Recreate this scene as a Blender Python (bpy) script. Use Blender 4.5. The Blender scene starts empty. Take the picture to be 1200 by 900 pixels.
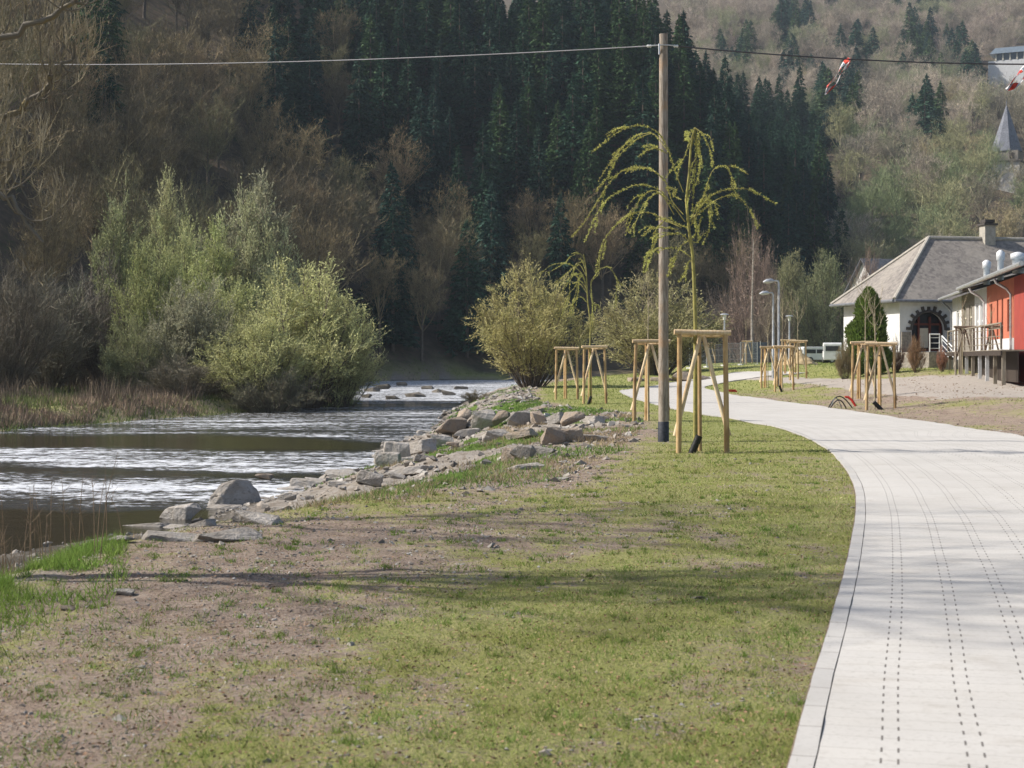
import bpy, bmesh, math, random
import numpy as np
from mathutils import Vector, Matrix, noise as mnoise
R = random.Random(7)
NR = np.random.default_rng(11)
SC = bpy.context.scene
COL = SC.collection

# ------------------------------------------------------------------ camera
F = 1833.0            # focal length in pixels of the 1200 px wide photograph
CH = 1.73             # eye height
HY = 420.0            # horizon row
cam = bpy.data.cameras.new('camera'); co = bpy.data.objects.new('camera', cam); COL.objects.link(co)
co.location = (0, 0, CH); co.rotation_euler = (math.radians(90), 0, 0)
cam.lens = 36 * F / 1200; cam.sensor_width = 36; cam.shift_y = -(450 - HY) / 1200
cam.clip_end = 6000; cam.clip_start = 0.1
cam.dof.use_dof = True; cam.dof.focus_distance = 29; cam.dof.aperture_fstop = 5.0
SC.camera = co
# ------------------------------------------------------------------ sky and sun
SUN_EL, SUN_AZ = math.radians(41), math.radians(-86)     # azimuth from +Y, clockwise: -90 = from the left
sun_dir = Vector((math.sin(SUN_AZ) * math.cos(SUN_EL), math.cos(SUN_AZ) * math.cos(SUN_EL), math.sin(SUN_EL)))
w = bpy.data.worlds.new('World'); SC.world = w; w.use_nodes = True
nt = w.node_tree; nt.nodes.clear()
sky = nt.nodes.new('ShaderNodeTexSky'); sky.sky_type = 'NISHITA'; sky.sun_disc = False
sky.sun_elevation = SUN_EL; sky.sun_rotation = SUN_AZ; sky.dust_density = 2.0; sky.air_density = 1.0
bg = nt.nodes.new('ShaderNodeBackground'); bg.inputs[1].default_value = 0.085
wo = nt.nodes.new('ShaderNodeOutputWorld')
nt.links.new(sky.outputs[0], bg.inputs[0]); nt.links.new(bg.outputs[0], wo.inputs[0])
sl = bpy.data.lights.new('sun', 'SUN'); sl.energy = 4.2; sl.angle = math.radians(0.8); sl.color = (1, 0.94, 0.85)
so = bpy.data.objects.new('sun', sl); COL.objects.link(so)
so.rotation_euler = sun_dir.to_track_quat('Z', 'Y').to_euler(); so.location = (0, 0, 50)
SC.view_settings.view_transform = 'Standard'; SC.view_settings.look = 'None'
SC.view_settings.exposure = 0.74; SC.view_settings.gamma = 1
SC.render.engine = 'CYCLES'
SC.cycles.max_bounces = 5; SC.cycles.diffuse_bounces = 2; SC.cycles.glossy_bounces = 3
SC.cycles.transparent_max_bounces = 6; SC.cycles.volume_bounces = 0

# ------------------------------------------------------------------ helpers
def P(px, py, D): return Vector(((px - 600) / F * D, D, CH + (HY - py) / F * D))
def ss(t):
    t = np.clip(t, 0, 1); return t * t * (3 - 2 * t)
def vnoise(x, y, seed=0):
    x = np.asarray(x, float); y = np.asarray(y, float)
    xi = np.floor(x).astype(np.int64); yi = np.floor(y).astype(np.int64)
    fx = x - xi; fy = y - yi; fx = fx * fx * (3 - 2 * fx); fy = fy * fy * (3 - 2 * fy)
    def h(a, b):
        n = (a * 374761393 + b * 668265263 + seed * 974711) & 0x7fffffff
        n = ((n ^ (n >> 13)) * 1274126177) & 0x7fffffff
        return ((n ^ (n >> 16)) & 0xffff) / 65535.0
    return (h(xi, yi) * (1 - fx) + h(xi + 1, yi) * fx) * (1 - fy) + (h(xi, yi + 1) * (1 - fx) + h(xi + 1, yi + 1) * fx) * fy
def fbm(x, y, o=4, seed=0):
    s = 0; a = 0.5
    for i in range(o):
        s = s + a * vnoise(x * 2 ** i, y * 2 ** i, seed + i * 17); a *= 0.5
    return s / (1 - 0.5 ** o)

def tag(o, label=None, cat=None, group=None, kind=None):
    if label: o['label'] = label
    if cat: o['category'] = cat
    if group: o['group'] = group
    if kind: o['kind'] = kind
    return o
def empty(name, loc, rz=0, **k):
    o = bpy.data.objects.new(name, None); COL.objects.link(o); o.location = loc; o.rotation_euler = (0, 0, rz)
    o.empty_display_size = 0.1
    return tag(o, **k)
def link(name, me, parent=None):
    o = bpy.data.objects.new(name, me); COL.objects.link(o)
    if parent is not None: o.parent = parent
    return o
def copy_tree(o, parent=None):
    c = o.copy(); COL.objects.link(c); c.parent = parent
    for ch in o.children: copy_tree(ch, c)
    return c

class MB:
    """collects geometry and builds ONE mesh"""
    def __init__(s): s.v = []; s.f = []; s.mi = []; s.n = 0; s.cur = 0
    def add(s, V, Fc):
        V = np.asarray(V, float).reshape(-1, 3); Fc = np.asarray(Fc, int)
        s.v.append(V); s.f.append(Fc + s.n); s.mi.append(np.full(len(Fc), s.cur)); s.n += len(V); return s
    def box(s, c, d, rz=0, M=None):
        x, y, z = [q / 2 for q in d]
        V = np.array([(-x, -y, -z), (x, -y, -z), (x, y, -z), (-x, y, -z), (-x, -y, z), (x, -y, z), (x, y, z), (-x, y, z)])
        if M is not None: V = V @ np.array(M.to_3x3()).T
        elif rz:
            ca, sa = math.cos(rz), math.sin(rz); V = V @ np.array([[ca, sa, 0], [-sa, ca, 0], [0, 0, 1]])
        return s.add(V + np.array(c), [(0, 3, 2, 1), (4, 5, 6, 7), (0, 1, 5, 4), (1, 2, 6, 5), (2, 3, 7, 6), (3, 0, 4, 7)])
    def hexa(s, pts):   # 8 points: bottom 4 ccw, top 4 ccw
        return s.add(pts, [(0, 3, 2, 1), (4, 5, 6, 7), (0, 1, 5, 4), (1, 2, 6, 5), (2, 3, 7, 6), (3, 0, 4, 7)])
    def tube(s, pts, rad, n=8, cap=True):
        pts = [Vector(p) for p in pts]
        if not hasattr(rad, '__len__'): rad = [rad] * len(pts)
        V = []; up = None
        for i, p in enumerate(pts):
            t = (pts[min(i + 1, len(pts) - 1)] - pts[max(i - 1, 0)])
            if t.length < 1e-9: t = Vector((0, 0, 1))
            t.normalize()
            if up is None: up = Vector((0, 0, 1)) if abs(t.z) < 0.9 else Vector((1, 0, 0))
            a = t.cross(up).normalized(); b = a.cross(t).normalized(); up = b
            for k in range(n):
                q = 2 * math.pi * k / n; V.append(p + (a * math.cos(q) + b * math.sin(q)) * rad[i])
        Fc = [(i * n + k, i * n + (k + 1) % n, (i + 1) * n + (k + 1) % n, (i + 1) * n + k) for i in range(len(pts) - 1) for k in range(n)]
        s.add([tuple(v) for v in V], Fc)
        if cap:
            m = len(pts)
            c0 = pts[0]; c1 = pts[-1]
            V2 = [tuple(v) for v in V[:n]] + [tuple(c0)]
            s.add(V2, [(k + 1 if k + 1 < n else 0, k, n, n) for k in range(n)])
            V3 = [tuple(v) for v in V[-n:]] + [tuple(c1)]
            s.add(V3, [(k, (k + 1) % n, n, n) for k in range(n)])
        return s
    def tris(s, A, B, C):
        V = np.stack([A, B, C], 1).reshape(-1, 3); n = len(A)
        Fc = np.arange(3 * n).reshape(n, 3); Fc = np.concatenate([Fc, Fc[:, 2:3]], 1)
        return s.add(V, Fc)
    def quads(s, A, B, C, D):
        V = np.stack([A, B, C, D], 1).reshape(-1, 3); return s.add(V, np.arange(4 * len(A)).reshape(-1, 4))
    def blades(s, C, Dr, L, Wd):
        """thin triangles from C along Dr"""
        n = len(C); rnd = NR.normal(size=(n, 3)); sd = np.cross(Dr, rnd); sd /= np.linalg.norm(sd, axis=1)[:, None] + 1e-9
        Wd = np.broadcast_to(Wd, (n,))[:, None]; L = np.broadcast_to(L, (n,))[:, None]
        return s.tris(C - sd * Wd / 2, C + sd * Wd / 2, C + Dr * L)
    def leaves(s, C, Dr, L, Wd):
        n = len(C); rnd = NR.normal(size=(n, 3)); sd = np.cross(Dr, rnd); sd /= np.linalg.norm(sd, axis=1)[:, None] + 1e-9
        Wd = np.broadcast_to(Wd, (n,))[:, None]; L = np.broadcast_to(L, (n,))[:, None]
        m = C + Dr * L * 0.45
        return s.quads(C, m + sd * Wd / 2, C + Dr * L, m - sd * Wd / 2)
    def mesh(s, name, mats, smooth=False):
        V = np.concatenate(s.v); Fq = np.concatenate(s.f); mi = np.concatenate(s.mi)
        tri = Fq[:, 2] == Fq[:, 3]; cnt = np.where(tri, 3, 4); st = np.concatenate([[0], np.cumsum(cnt)[:-1]])
        loops = np.empty(cnt.sum(), np.int32)
        for k in range(4):
            ok = cnt > k; loops[st[ok] + k] = Fq[ok, k]
        me = bpy.data.meshes.new(name)
        me.vertices.add(len(V)); me.vertices.foreach_set('co', V.astype(np.float32).ravel())
        me.loops.add(len(loops)); me.loops.foreach_set('vertex_index', loops)
        me.polygons.add(len(Fq)); me.polygons.foreach_set('loop_start', st.astype(np.int32)); me.polygons.foreach_set('loop_total', cnt.astype(np.int32))
        if not isinstance(mats, (list, tuple)): mats = [mats]
        for m in mats: me.materials.append(m)
        me.polygons.foreach_set('material_index', mi.astype(np.int32))
        me.polygons.foreach_set('use_smooth', np.full(len(Fq), smooth))
        me.update(calc_edges=True); return me
    def build(s, name, mats, parent=None, smooth=False): return link(name, s.mesh(name, mats, smooth), parent)

# ------------------------------------------------------------------ materials
class NB:
    def __init__(s, name):
        s.m = bpy.data.materials.new(name); s.m.use_nodes = True; s.t = s.m.node_tree; s.t.nodes.clear()
        s.out = s.n('ShaderNodeOutputMaterial')
    def n(s, typ, **k):
        nd = s.t.nodes.new(typ)
        for a, b in k.items():
            if hasattr(nd, a): setattr(nd, a, b)
        return nd
    def l(s, a, b): s.t.links.new(a, b)
    def inp(s, sock, v):
        if isinstance(v, bpy.types.NodeSocket): s.l(v, sock)
        else:
            if hasattr(sock.default_value, '__len__') and hasattr(v, '__len__') and len(v) == 3 and len(sock.default_value) == 4: v = (*v, 1)
            sock.default_value = v
    def math(s, op, a, b=0.0, c=None, clamp=False):
        nd = s.n('ShaderNodeMath'); nd.operation = op; nd.use_clamp = clamp; s.inp(nd.inputs[0], a); s.inp(nd.inputs[1], b)
        if c is not None: s.inp(nd.inputs[2], c)
        return nd.outputs[0]
    def mix(s, f, a, b, mode='MIX'):
        nd = s.n('ShaderNodeMix'); nd.data_type = 'RGBA'; nd.blend_type = mode
        s.inp(nd.inputs[0], f); s.inp(nd.inputs[6], a); s.inp(nd.inputs[7], b); return nd.outputs[2]
    def noise(s, scale, detail=4, rough=0.55, vec=None, out=0):
        nd = s.n('ShaderNodeTexNoise'); nd.inputs['Scale'].default_value = scale; nd.inputs['Detail'].default_value = detail
        nd.inputs['Roughness'].default_value = rough
        if vec is not None: s.l(vec, nd.inputs['Vector'])
        return nd.outputs[out]
    def step(s, v, a, b):
        nd = s.n('ShaderNodeMapRange'); nd.interpolation_type = 'SMOOTHSTEP'; nd.inputs[1].default_value = a; nd.inputs[2].default_value = b
        s.inp(nd.inputs[0], v); return nd.outputs[0]
    def mapping(s, vec, scale=(1, 1, 1), rot=(0, 0, 0)):
        nd = s.n('ShaderNodeMapping'); nd.inputs['Scale'].default_value = scale; nd.inputs['Rotation'].default_value = rot; s.l(vec, nd.inputs[0]); return nd.outputs[0]
    def pos(s): return s.n('ShaderNodeNewGeometry').outputs['Position']
    def obj(s): return s.n('ShaderNodeTexCoord').outputs['Object']
    def bump(s, h, st=0.4, dist=0.02):
        nd = s.n('ShaderNodeBump'); nd.inputs['Strength'].default_value = st; nd.inputs['Distance'].default_value = dist; s.l(h, nd.inputs['Height']); return nd.outputs[0]
    def prin(s, col, rough=0.8, spec=0.3, metal=0, normal=None):
        p = s.n('ShaderNodeBsdfPrincipled'); s.inp(p.inputs['Base Color'], col); s.inp(p.inputs['Roughness'], rough)
        p.inputs['Specular IOR Level'].default_value = spec; p.inputs['Metallic'].default_value = metal
        if normal is not None: s.l(normal, p.inputs['Normal'])
        s.l(p.outputs[0], s.out.inputs[0]); return p

def simple(name, c1, c2=None, scale=8, rough=0.8, spec=0.3, metal=0, bump=0.3, stretch=(1, 1, 1), bd=0.01, detail=5, lo=0.35, hi=0.65):
    b = NB(name); v = b.mapping(b.obj(), stretch); n = b.noise(scale, detail, 0.6, v)
    c2 = c2 or tuple(q * 0.75 for q in c1)
    b.prin(b.mix(b.step(n, lo, hi), c1, c2), rough, spec, metal, b.bump(n, bump, bd) if bump else None); return b.m

def foliage(name, lo=0.6, hi=1.35, trans=0.3, tint=(1, 1, 1), spec=0.2):
    """colour = object colour, varied per leaf"""
    b = NB(name); oi = b.n('ShaderNodeObjectInfo'); g = b.n('ShaderNodeNewGeometry')
    f = b.math('MULTIPLY_ADD', g.outputs['Random Per Island'], hi - lo, lo)
    cl = b.noise(0.9, 2, 0.5, b.obj()); f = b.math('MULTIPLY', f, b.math('MULTIPLY_ADD', cl, 0.9, 0.55))
    c = b.mix(1.0, oi.outputs['Color'], tint, 'MULTIPLY')
    hs = b.n('ShaderNodeHueSaturation'); b.l(c, hs.inputs['Color']); b.l(f, hs.inputs['Value'])
    b.inp(hs.inputs['Hue'], b.math('MULTIPLY_ADD', cl, 0.05, 0.475))
    p = b.prin(hs.outputs[0], 0.75, spec)
    if trans:
        t = b.n('ShaderNodeBsdfTranslucent'); b.l(hs.outputs[0], t.inputs[0]); mx = b.n('ShaderNodeMixShader'); mx.inputs[0].default_value = trans
        b.l(p.outputs[0], mx.inputs[1]); b.l(t.outputs[0], mx.inputs[2]); b.l(mx.outputs[0], b.out.inputs[0])
    return b.m
M = {}
M['needle'] = foliage('needles', 0.5, 1.4, 0.1)
M['leaf'] = foliage('leaves', 0.6, 1.4, 0.35)
M['twig'] = foliage('twigs', 0.6, 1.4, 0.0)
M['bark'] = simple('bark', (.16, .13, .10), (.07, .055, .04), 6, stretch=(3, 3, .6), bump=.8, bd=.03)
M['pale_bark'] = simple('pale_bark', (.42, .38, .32), (.2, .17, .13), 5, stretch=(2, 2, 1))
M['lichen'] = simple('lichen_bark', (.16, .14, .11), (.24, .18, .07), 5, lo=.54, hi=.68, bump=.8)
M['greybark'] = simple('grey_twig', (.38, .33, .23), (.24, .20, .12), 4)
M['willow_bark'] = simple('willow_bark', (.33, .30, .09), (.22, .20, .07), 9)
def wood(name, c1, c2, c3):
    b = NB(name); o = b.obj(); v = b.mapping(o, (14, 14, 1.6)); n = b.noise(2.2, 6, 0.65, v); n2 = b.noise(1.7, 3, 0.5, o)
    c = b.mix(b.step(n, .38, .62), c1, c2); c = b.mix(b.step(n2, .5, .68), c, c3)
    oi = b.n('ShaderNodeObjectInfo'); hs = b.n('ShaderNodeHueSaturation'); b.l(c, hs.inputs['Color'])
    b.inp(hs.inputs['Value'], b.math('MULTIPLY_ADD', oi.outputs['Random'], .35, .82))
    b.prin(hs.outputs[0], .75, .25, 0, b.bump(n, .5, .006)); return b.m
M['stake'] = wood('peeled_stake_wood', (.52, .375, .20), (.41, .27, .125), (.28, .17, .075))
M['rail'] = wood('half_log_wood', (.68, .53, .35), (.56, .41, .24), (.42, .28, .15))
M['brace'] = wood('brace_wood', (.74, .61, .42), (.62, .48, .30), (.44, .30, .17))
M['oldstake'] = wood('weathered_stake_wood', (.27, .24, .19), (.2, .17, .13), (.14, .11, .08))
M['pole'] = wood('pole_wood', (.31, .27, .225), (.17, .14, .11), (.30, .20, .125))
M['tar'] = simple('dark_sleeve', (.045, .05, .065), (.025, .028, .035), 20, .55)
M['rubber'] = simple('black_rubber', (.02, .02, .02), (.012, .012, .012), 30, .45, bump=.6)
M['metal'] = simple('galvanised_metal', (.55, .56, .57), (.42, .43, .44), 6, .4, .5, .6, .1)
M['cable'] = simple('grey_cable', (.26, .26, .27), (.2, .2, .21), 3, .5, .4, 0, 0)
M['darkcable'] = simple('dark_cable', (.05, .05, .06), (.04, .04, .045), 3, .5, .4, 0, 0)
M['porcelain'] = simple('white_porcelain', (.75, .75, .72), (.65, .65, .63), 5, .25, .5, 0, 0)
M['redpl'] = simple('red_plastic', (.55, .035, .02), (.42, .03, .02), 5, .45, .4)
def rockmat(name, c1, c2, c3):
    b = NB(name); o = b.obj(); n = b.noise(1.6, 7, .65, o); n2 = b.noise(7, 5, .6, o)
    g = b.n('ShaderNodeObjectInfo'); c = b.mix(b.step(n, .38, .62), c1, c2); c = b.mix(b.math('MULTIPLY', b.step(n2, .52, .7), .7), c, c3)
    hs = b.n('ShaderNodeHueSaturation'); b.l(c, hs.inputs['Color']); b.inp(hs.inputs['Value'], b.math('MULTIPLY_ADD', g.outputs['Random'], .5, .75))
    b.prin(hs.outputs[0], .9, .2, 0, b.bump(n2, .9, .05)); return b.m
M['rock'] = rockmat('river_rock', (.30, .27, .235), (.38, .355, .33), (.2, .175, .15))
M['rock_brown'] = rockmat('ochre_rock', (.31, .245, .185), (.29, .25, .215), (.19, .155, .13))
M['pebble'] = NB('pebbles'); b = M['pebble']; g = b.n('ShaderNodeNewGeometry'); b.prin(b.mix(b.step(b.math('FRACT', b.math('MULTIPLY', g.outputs['Random Per Island'], 7.3)), .1, .9), b.mix(g.outputs['Random Per Island'], (.13, .115, .10), (.42, .40, .37)), (.27, .235, .20)), .9); M['pebble'] = b.m

# ------------------------------------------------------------------ the lie of the land
_yr = [-30, 0, 15, 24, 25.6, 30, 33, 41, 47, 53, 60, 70, 82, 107, 134, 160, 180, 195, 210, 225, 1400]
_xr = [-12, -10, -9, -7.9, -6.5, -5.6, -5.2, -4.2, -3.6, -4.2, -3.2, -3.4, -3.6, -3.4, -0.7, 7, 18, 34, 90, 220, 400]
_ye = [-30, 8, 11.3, 14.6, 17.6, 20, 22.6, 26, 31.7, 38, 45, 50, 56, 63, 80, 107, 134, 160, 180, 195, 210, 225, 1400]
_xe = [-4.5, -4.0, -3.7, -3.5, -2.5, -1.3, -0.1, 0.7, 1.6, 2.5, 2.9, 2.9, 1.4, 0.6, 0.6, 1.5, 5, 12, 24, 42, 100, 230, 420]
_yl = [-30, 0, 40, 63, 77, 90, 103, 114, 140, 180, 200, 213, 219, 226, 1400]
_xl = [-40, -34, -27, -20.7, -16.5, -12.5, -9.8, -13.5, -17, -20, -17, -8, 40, 180, 380]
def XR(y): return np.interp(y, _yr, _xr) + (vnoise(np.asarray(y) * .7, np.zeros_like(y) + .5, 3) - .5) * 1.0
def XE(y): return np.interp(y, _ye, _xe)
def XL(y): return np.interp(y, _yl, _xl) + (vnoise(np.asarray(y) * .35, np.zeros_like(y) + .5, 5) - .5) * 1.4
HA = np.array([(-120, -60), (-95, 20), (-66, 60), (-48, 95), (-36, 140), (-18, 200), (0, 224), (28, 245), (52, 268), (64, 292), (69, 330), (84, 440), (70, 520), (20, 620), (-300, 800), (-900, 900), (-900, -60)], float)
def inpoly(x, y, Pl):
    c = np.zeros(x.shape, bool); j = len(Pl) - 1
    for i in range(len(Pl)):
        xi, yi = Pl[i]; xj, yj = Pl[j]
        cr = ((yi > y) != (yj > y)) & (x < (xj - xi) * (y - yi) / (yj - yi + 1e-12) + xi); c ^= cr; j = i
    return c
def dpoly(x, y, Pl, closed=False):
    d = np.full(x.shape, 1e9)
    for i in range(len(Pl) - (0 if closed else 1)):
        ax, ay = Pl[i]; bx, by = Pl[(i + 1) % len(Pl)]; L2 = (bx - ax) ** 2 + (by - ay) ** 2
        t = np.clip(((x - ax) * (bx - ax) + (y - ay) * (by - ay)) / L2, 0, 1)
        d = np.minimum(d, np.hypot(x - ax - t * (bx - ax), y - ay - t * (by - ay)))
    return d
def hillA(x, y):
    ins = inpoly(x, y, HA); d = np.where(ins, dpoly(x, y, HA[:16]), 0)
    sl_ = .85 + .72 * ss((x + 15) / 60)
    h = sl_ * d - .3 * np.minimum(d, 12)
    cap = 105 + 130 * ss((y - 120) / 150)
    h = cap * (1 - np.exp(-h / cap * 1.15))
    return h + ins * np.minimum(d * .15, 4) * (fbm(x * .05, y * .05, 3, 9) - .5) * 2
def hillB(x, y):
    h = .335 * (y - 268 - .12 * np.clip(x - 60, -60, 120)) + 16 * (fbm(x * .009 + 3, y * .009, 3, 21) - .5) * ss((y - 280) / 120)
    return np.clip(h, 0, 300)
def G(x, y):
    x = np.asarray(x, float); y = np.asarray(y, float); x, y = np.broadcast_arrays(x, y)
    xr, xe, xl = XR(y), XE(y), XL(y)
    t = (x - xr) / (xe - xr); ta = .5 * (1 - ss((y - 19) / 12)); tp = np.clip((t - ta) / (1 - ta), 1e-4, None)
    z = np.where(t > 0, -1.27 + .14 * ss(t / .12) + 1.13 * ss(np.clip(tp, 0, 1) ** .9), 0)
    z = z + np.where((t > 0) & (t < 1), (fbm(x * 1.1, y * 1.1, 3, 4) - .5) * .5 * np.sin(np.clip(t, 0, 1) * np.pi), 0)
    rise = .42 * ss((x - 11.6) / 5) * ss((y - 8) / 30) + .75 * ss((x - 14.5) / 9) * ss((y - 45) / 33) + .45 * ss((y - 85) / 60) * ss((x - xe) / 6) * (1 - .9 * ss((x - 14.5) / 9))
    z = z + np.where(t > 0, rise, 0)
    z = z + np.where(t > 1, (fbm(x * .5, y * .5, 2, 8) - .5) * .06 + (fbm(x * 2.2, y * 2.2, 3, 2) - .5) * .045, 0)
    mid = (x <= xr) & (x >= xl)
    z = np.where(mid, -1.27 - .7 * ss(np.minimum(xr - x, x - xl) / 2.2), z)
    left = x < xl
    zl = -1.27 + .75 * ss((xl - x) / 2.4) + .5 * ss((xl - x - 4) / 18) + (fbm(x * .6, y * .6, 2, 6) - .5) * .25
    z = np.where(left, zl, z)
    return z + np.maximum(hillA(x, y), np.where(y > 240, hillB(x, y), 0))
def g1(x, y): return float(G(np.array([x]), np.array([y]))[0])
_Ds = np.concatenate([np.arange(3, 60, .05), np.arange(60, 300, .25), np.arange(300, 1200, 1.5)])
def ground_at(px, py):
    X = (px - 600) / F * _Ds; Z = CH + (HY - py) / F * _Ds; g = G(X, _Ds); k = np.argmax(g >= Z)
    if not (g >= Z).any(): k = len(_Ds) - 1
    D = _Ds[k]; return Vector((X[k], D, float(g[k])))
def proj(x, y, z): return 600 + F * x / y, HY - F * (z - CH) / y

# path edges, read where they meet the ground
Lpx = [(925, 900), (941, 840), (955, 790), (968, 750), (985, 690), (997, 640), (1003, 600), (1000, 568), (985, 543), (960, 522), (920, 504), (880, 496), (852, 490), (790, 480), (746, 468.5), (729, 461.5), (729, 457.5), (760, 453), (800, 446.5), (838, 441), (868, 437), (905, 435)]
Rpx = [None] * 9 + [(1200, 513), (1145, 504.5), (1100, 497), (1040, 488), (960, 476), (900, 468.5), (862, 463.5), (836, 458), (826, 453.5), (846, 449), (880, 444), (905, 441), (945, 437.5)]
def flat_at(px, py, z=0.0):
    D = (CH - z) * F / (py - HY); return ((px - 600) / F * D, D)
def flat2(px, py):
    z = 0
    for _ in range(12): X, D = flat_at(px, py, z); z = .5 * z + .5 * g1(X, D)
    return (X, D)
PL = [flat2(*p) for p in Lpx]; PRt = [None if p is None else flat2(*p) for p in Rpx]
PL = [(-1.2, -4), (0.0, 2)] + PL; PRt = [None, None] + PRt
for i in range(len(PL)):
    if PRt[i] is None:
        a = PL[max(i - 1, 0)]; c = PL[min(i + 1, len(PL) - 1)]; tx, ty = c[0] - a[0], c[1] - a[1]; l = math.hypot(tx, ty)
        PRt[i] = (PL[i][0] + 5.0 * ty / l, PL[i][1] - 5.0 * tx / l)
def catmull(pts, per):
    out = []
    for i in range(len(pts) - 1):
        p0 = pts[max(i - 1, 0)]; p1 = pts[i]; p2 = pts[i + 1]; p3 = pts[min(i + 2, len(pts) - 1)]
        for k in range(per):
            t = k / per
            out.append(tuple(.5 * ((2 * b_) + (-a_ + c_) * t + (2 * a_ - 5 * b_ + 4 * c_ - d_) * t * t + (-a_ + 3 * b_ - 3 * c_ + d_) * t ** 3) for a_, b_, c_, d_ in zip(p0, p1, p2, p3)))
    out.append(tuple(pts[-1])); return out
PLs = np.array(catmull(PL, 10)); PRs = np.array(catmull(PRt, 10))
PATHPOLY = np.concatenate([PLs[::3], PRs[::-1][::3]])
def path_sd(x, y):
    d = dpoly(x, y, PATHPOLY, True); return np.where(inpoly(x, y, PATHPOLY), -d, d)

# gravel lot outline (by the buildings)
LOT = np.array([(15.0, 54), (30, 40), (60, 40), (60, 75), (21, 72), (18.2, 78), (17.0, 92), (15.2, 110), (13.5, 112), (15, 95), (15.6, 80), (14.8, 66)])
# ------------------------------------------------------------------ ground sheet
def axis(a, b, fine, lo, hi, r):
    out = list(np.arange(a, b, fine)); s = fine; p = out[-1]
    while p < hi: s = min(s * r, 14); p += s; out.append(p)
    s = fine; p = a; pre = []
    while p > lo: s = min(s * r, 14); p -= s; pre.append(p)
    return np.array(pre[::-1] + out)
gx = axis(-9, 13, .13, -420, 560, 1.035); gy = axis(4, 36, .13, -60, 1300, 1.022)
X, Y = np.meshgrid(gx, gy); Z = G(X, Y)
near = (Y < 300)
sd = np.full(X.shape, 99.0); m_ = (Y < 310) & (X > -10) & (X < 60); sd[m_] = path_sd(X[m_], Y[m_])
Z = Z - .07 * (sd < -.12)
t_ = (X - XR(Y)) / (XE(Y) - XR(Y))
rub = np.where((t_ > 0) & (t_ < 1.0), 1.0, 0) * (Y < 190)
rub = np.maximum(rub, ((X <= XR(Y)) & (X > XL(Y)) & (Y < 230)) * 1.0)
edge = t_ + (fbm(X * .8, Y * .8, 3, 30) - .5) * .5
rub = rub * ss((1.05 - edge) / .3)
inlot = inpoly(X + (fbm(X * .5, Y * .5, 2, 40) - .5) * 1.5, Y + (fbm(X * .5, Y * .5, 2, 41) - .5) * 3, LOT) * 1.0
def grassiness(x, y):
    """how much of the lawn has come up: thin on the left and over the bank, thicker by the path"""
    n = fbm(x * .55, y * .28, 4, 50); n2 = fbm(x * 3, y * 1.6, 3, 60)
    pl = np.interp(y, PLs[:160, 1][::5], PLs[:160, 0][::5])
    near_path = ss((x - (pl - 5.5)) / 4.5)
    g = .25 + .46 * near_path + (n - .5) * .9 + (n2 - .5) * .9
    far = .92 + (n - .5) * .8 + (n2 - .5) * .6
    g = g + (far - g) * ss((y - 15) / 14)
    t = (x - XR(y)) / (XE(y) - XR(y))
    g = g - .8 * (1 - ss((t - 1.0) / .35)) * ss((y - 19) / 4)
    g = np.where((x > pl + 4) & (y < 84), .30 + (n - .5) * 1.1 + (n2 - .5) * .5 + .25 * ss((y - 62) / 12), g)   # soil right of the path
    lb = np.exp(-((x + 4.7) / .7) ** 2 - ((y - 12.2) / 3.0) ** 2) * 1.6
    return np.clip(g + lb, 0, 1)
gr = grassiness(X, Y)
left = X < XL(Y); gr = np.where(left, .5 + .9 * (fbm(X * .3, Y * .3, 3, 66) - .35), gr)
gpatch = ((t_ > 0.1) & (t_ < 1)) * ss((fbm(X * .5, Y * .35, 3, 71) - .5) / .12)
wood_ = np.clip((hillA(X, Y) + np.where(Y > 240, hillB(X, Y), 0)) / 2.0, 0, 1)
wood_ = np.maximum(wood_, ss((XL(Y) - X - 6) / 6) * .9)
ny, nx = X.shape
V = np.stack([X, Y, Z], -1).reshape(-1, 3)
ii = (np.arange(ny - 1)[:, None] * nx + np.arange(nx - 1)).ravel()
Fq = np.stack([ii, ii + 1, ii + nx + 1, ii + nx], 1)
def vc(a): return a.ravel()[ii]
reg = np.zeros(len(ii), int)                              # 0 lawn 1 bank/bed 2 lot 3 hillside
reg[vc(rub) > .3] = 1; reg[vc((X <= XR(Y)) & (Y < 232)) > 0] = 1; reg[vc(inlot) > .5] = 2; reg[vc(wood_) > .5] = 3
b = NB('ground'); A1 = b.n('ShaderNodeAttribute'); A1.attribute_name = 'mask'; A2 = b.n('ShaderNodeAttribute'); A2.attribute_name = 'mask2'
s1 = b.n('ShaderNodeSeparateColor'); b.l(A1.outputs['Color'], s1.inputs[0]); s2 = b.n('ShaderNodeSeparateColor'); b.l(A2.outputs['Color'], s2.inputs[0])
gP = b.pos(); n1 = b.noise(3.5, 8, .68, gP); n2 = b.noise(28, 6, .7, gP); n3 = b.noise(.8, 5, .6, gP)
soil = b.mix(b.step(n1, .35, .65), (.26, .195, .15), (.37, .295, .24)); soil = b.mix(b.math('MULTIPLY', b.step(n2, .50, .6), .9), soil, (.11, .078, .06)); soil = b.mix(b.math('MULTIPLY', b.step(b.noise(13, 5, .7, gP), .56, .66), .6), soil, (.42, .35, .28))
soil = b.mix(b.step(b.noise(60, 3, .6, gP), .6, .72), soil, (.43, .38, .33))
grs = b.mix(b.step(n2, .35, .6), (.17, .21, .05), (.34, .32, .14)); grs = b.mix(b.step(n3, .4, .65), grs, (.235, .24, .075))
gm = b.math('ADD', s1.outputs[0], b.math('MULTIPLY', b.math('SUBTRACT', n2, .5), 1.6)); gm = b.math('ADD', gm, b.math('MULTIPLY', b.math('SUBTRACT', n1, .5), 1.3))
c = b.mix(b.step(gm, .32, .62), soil, grs)
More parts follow.
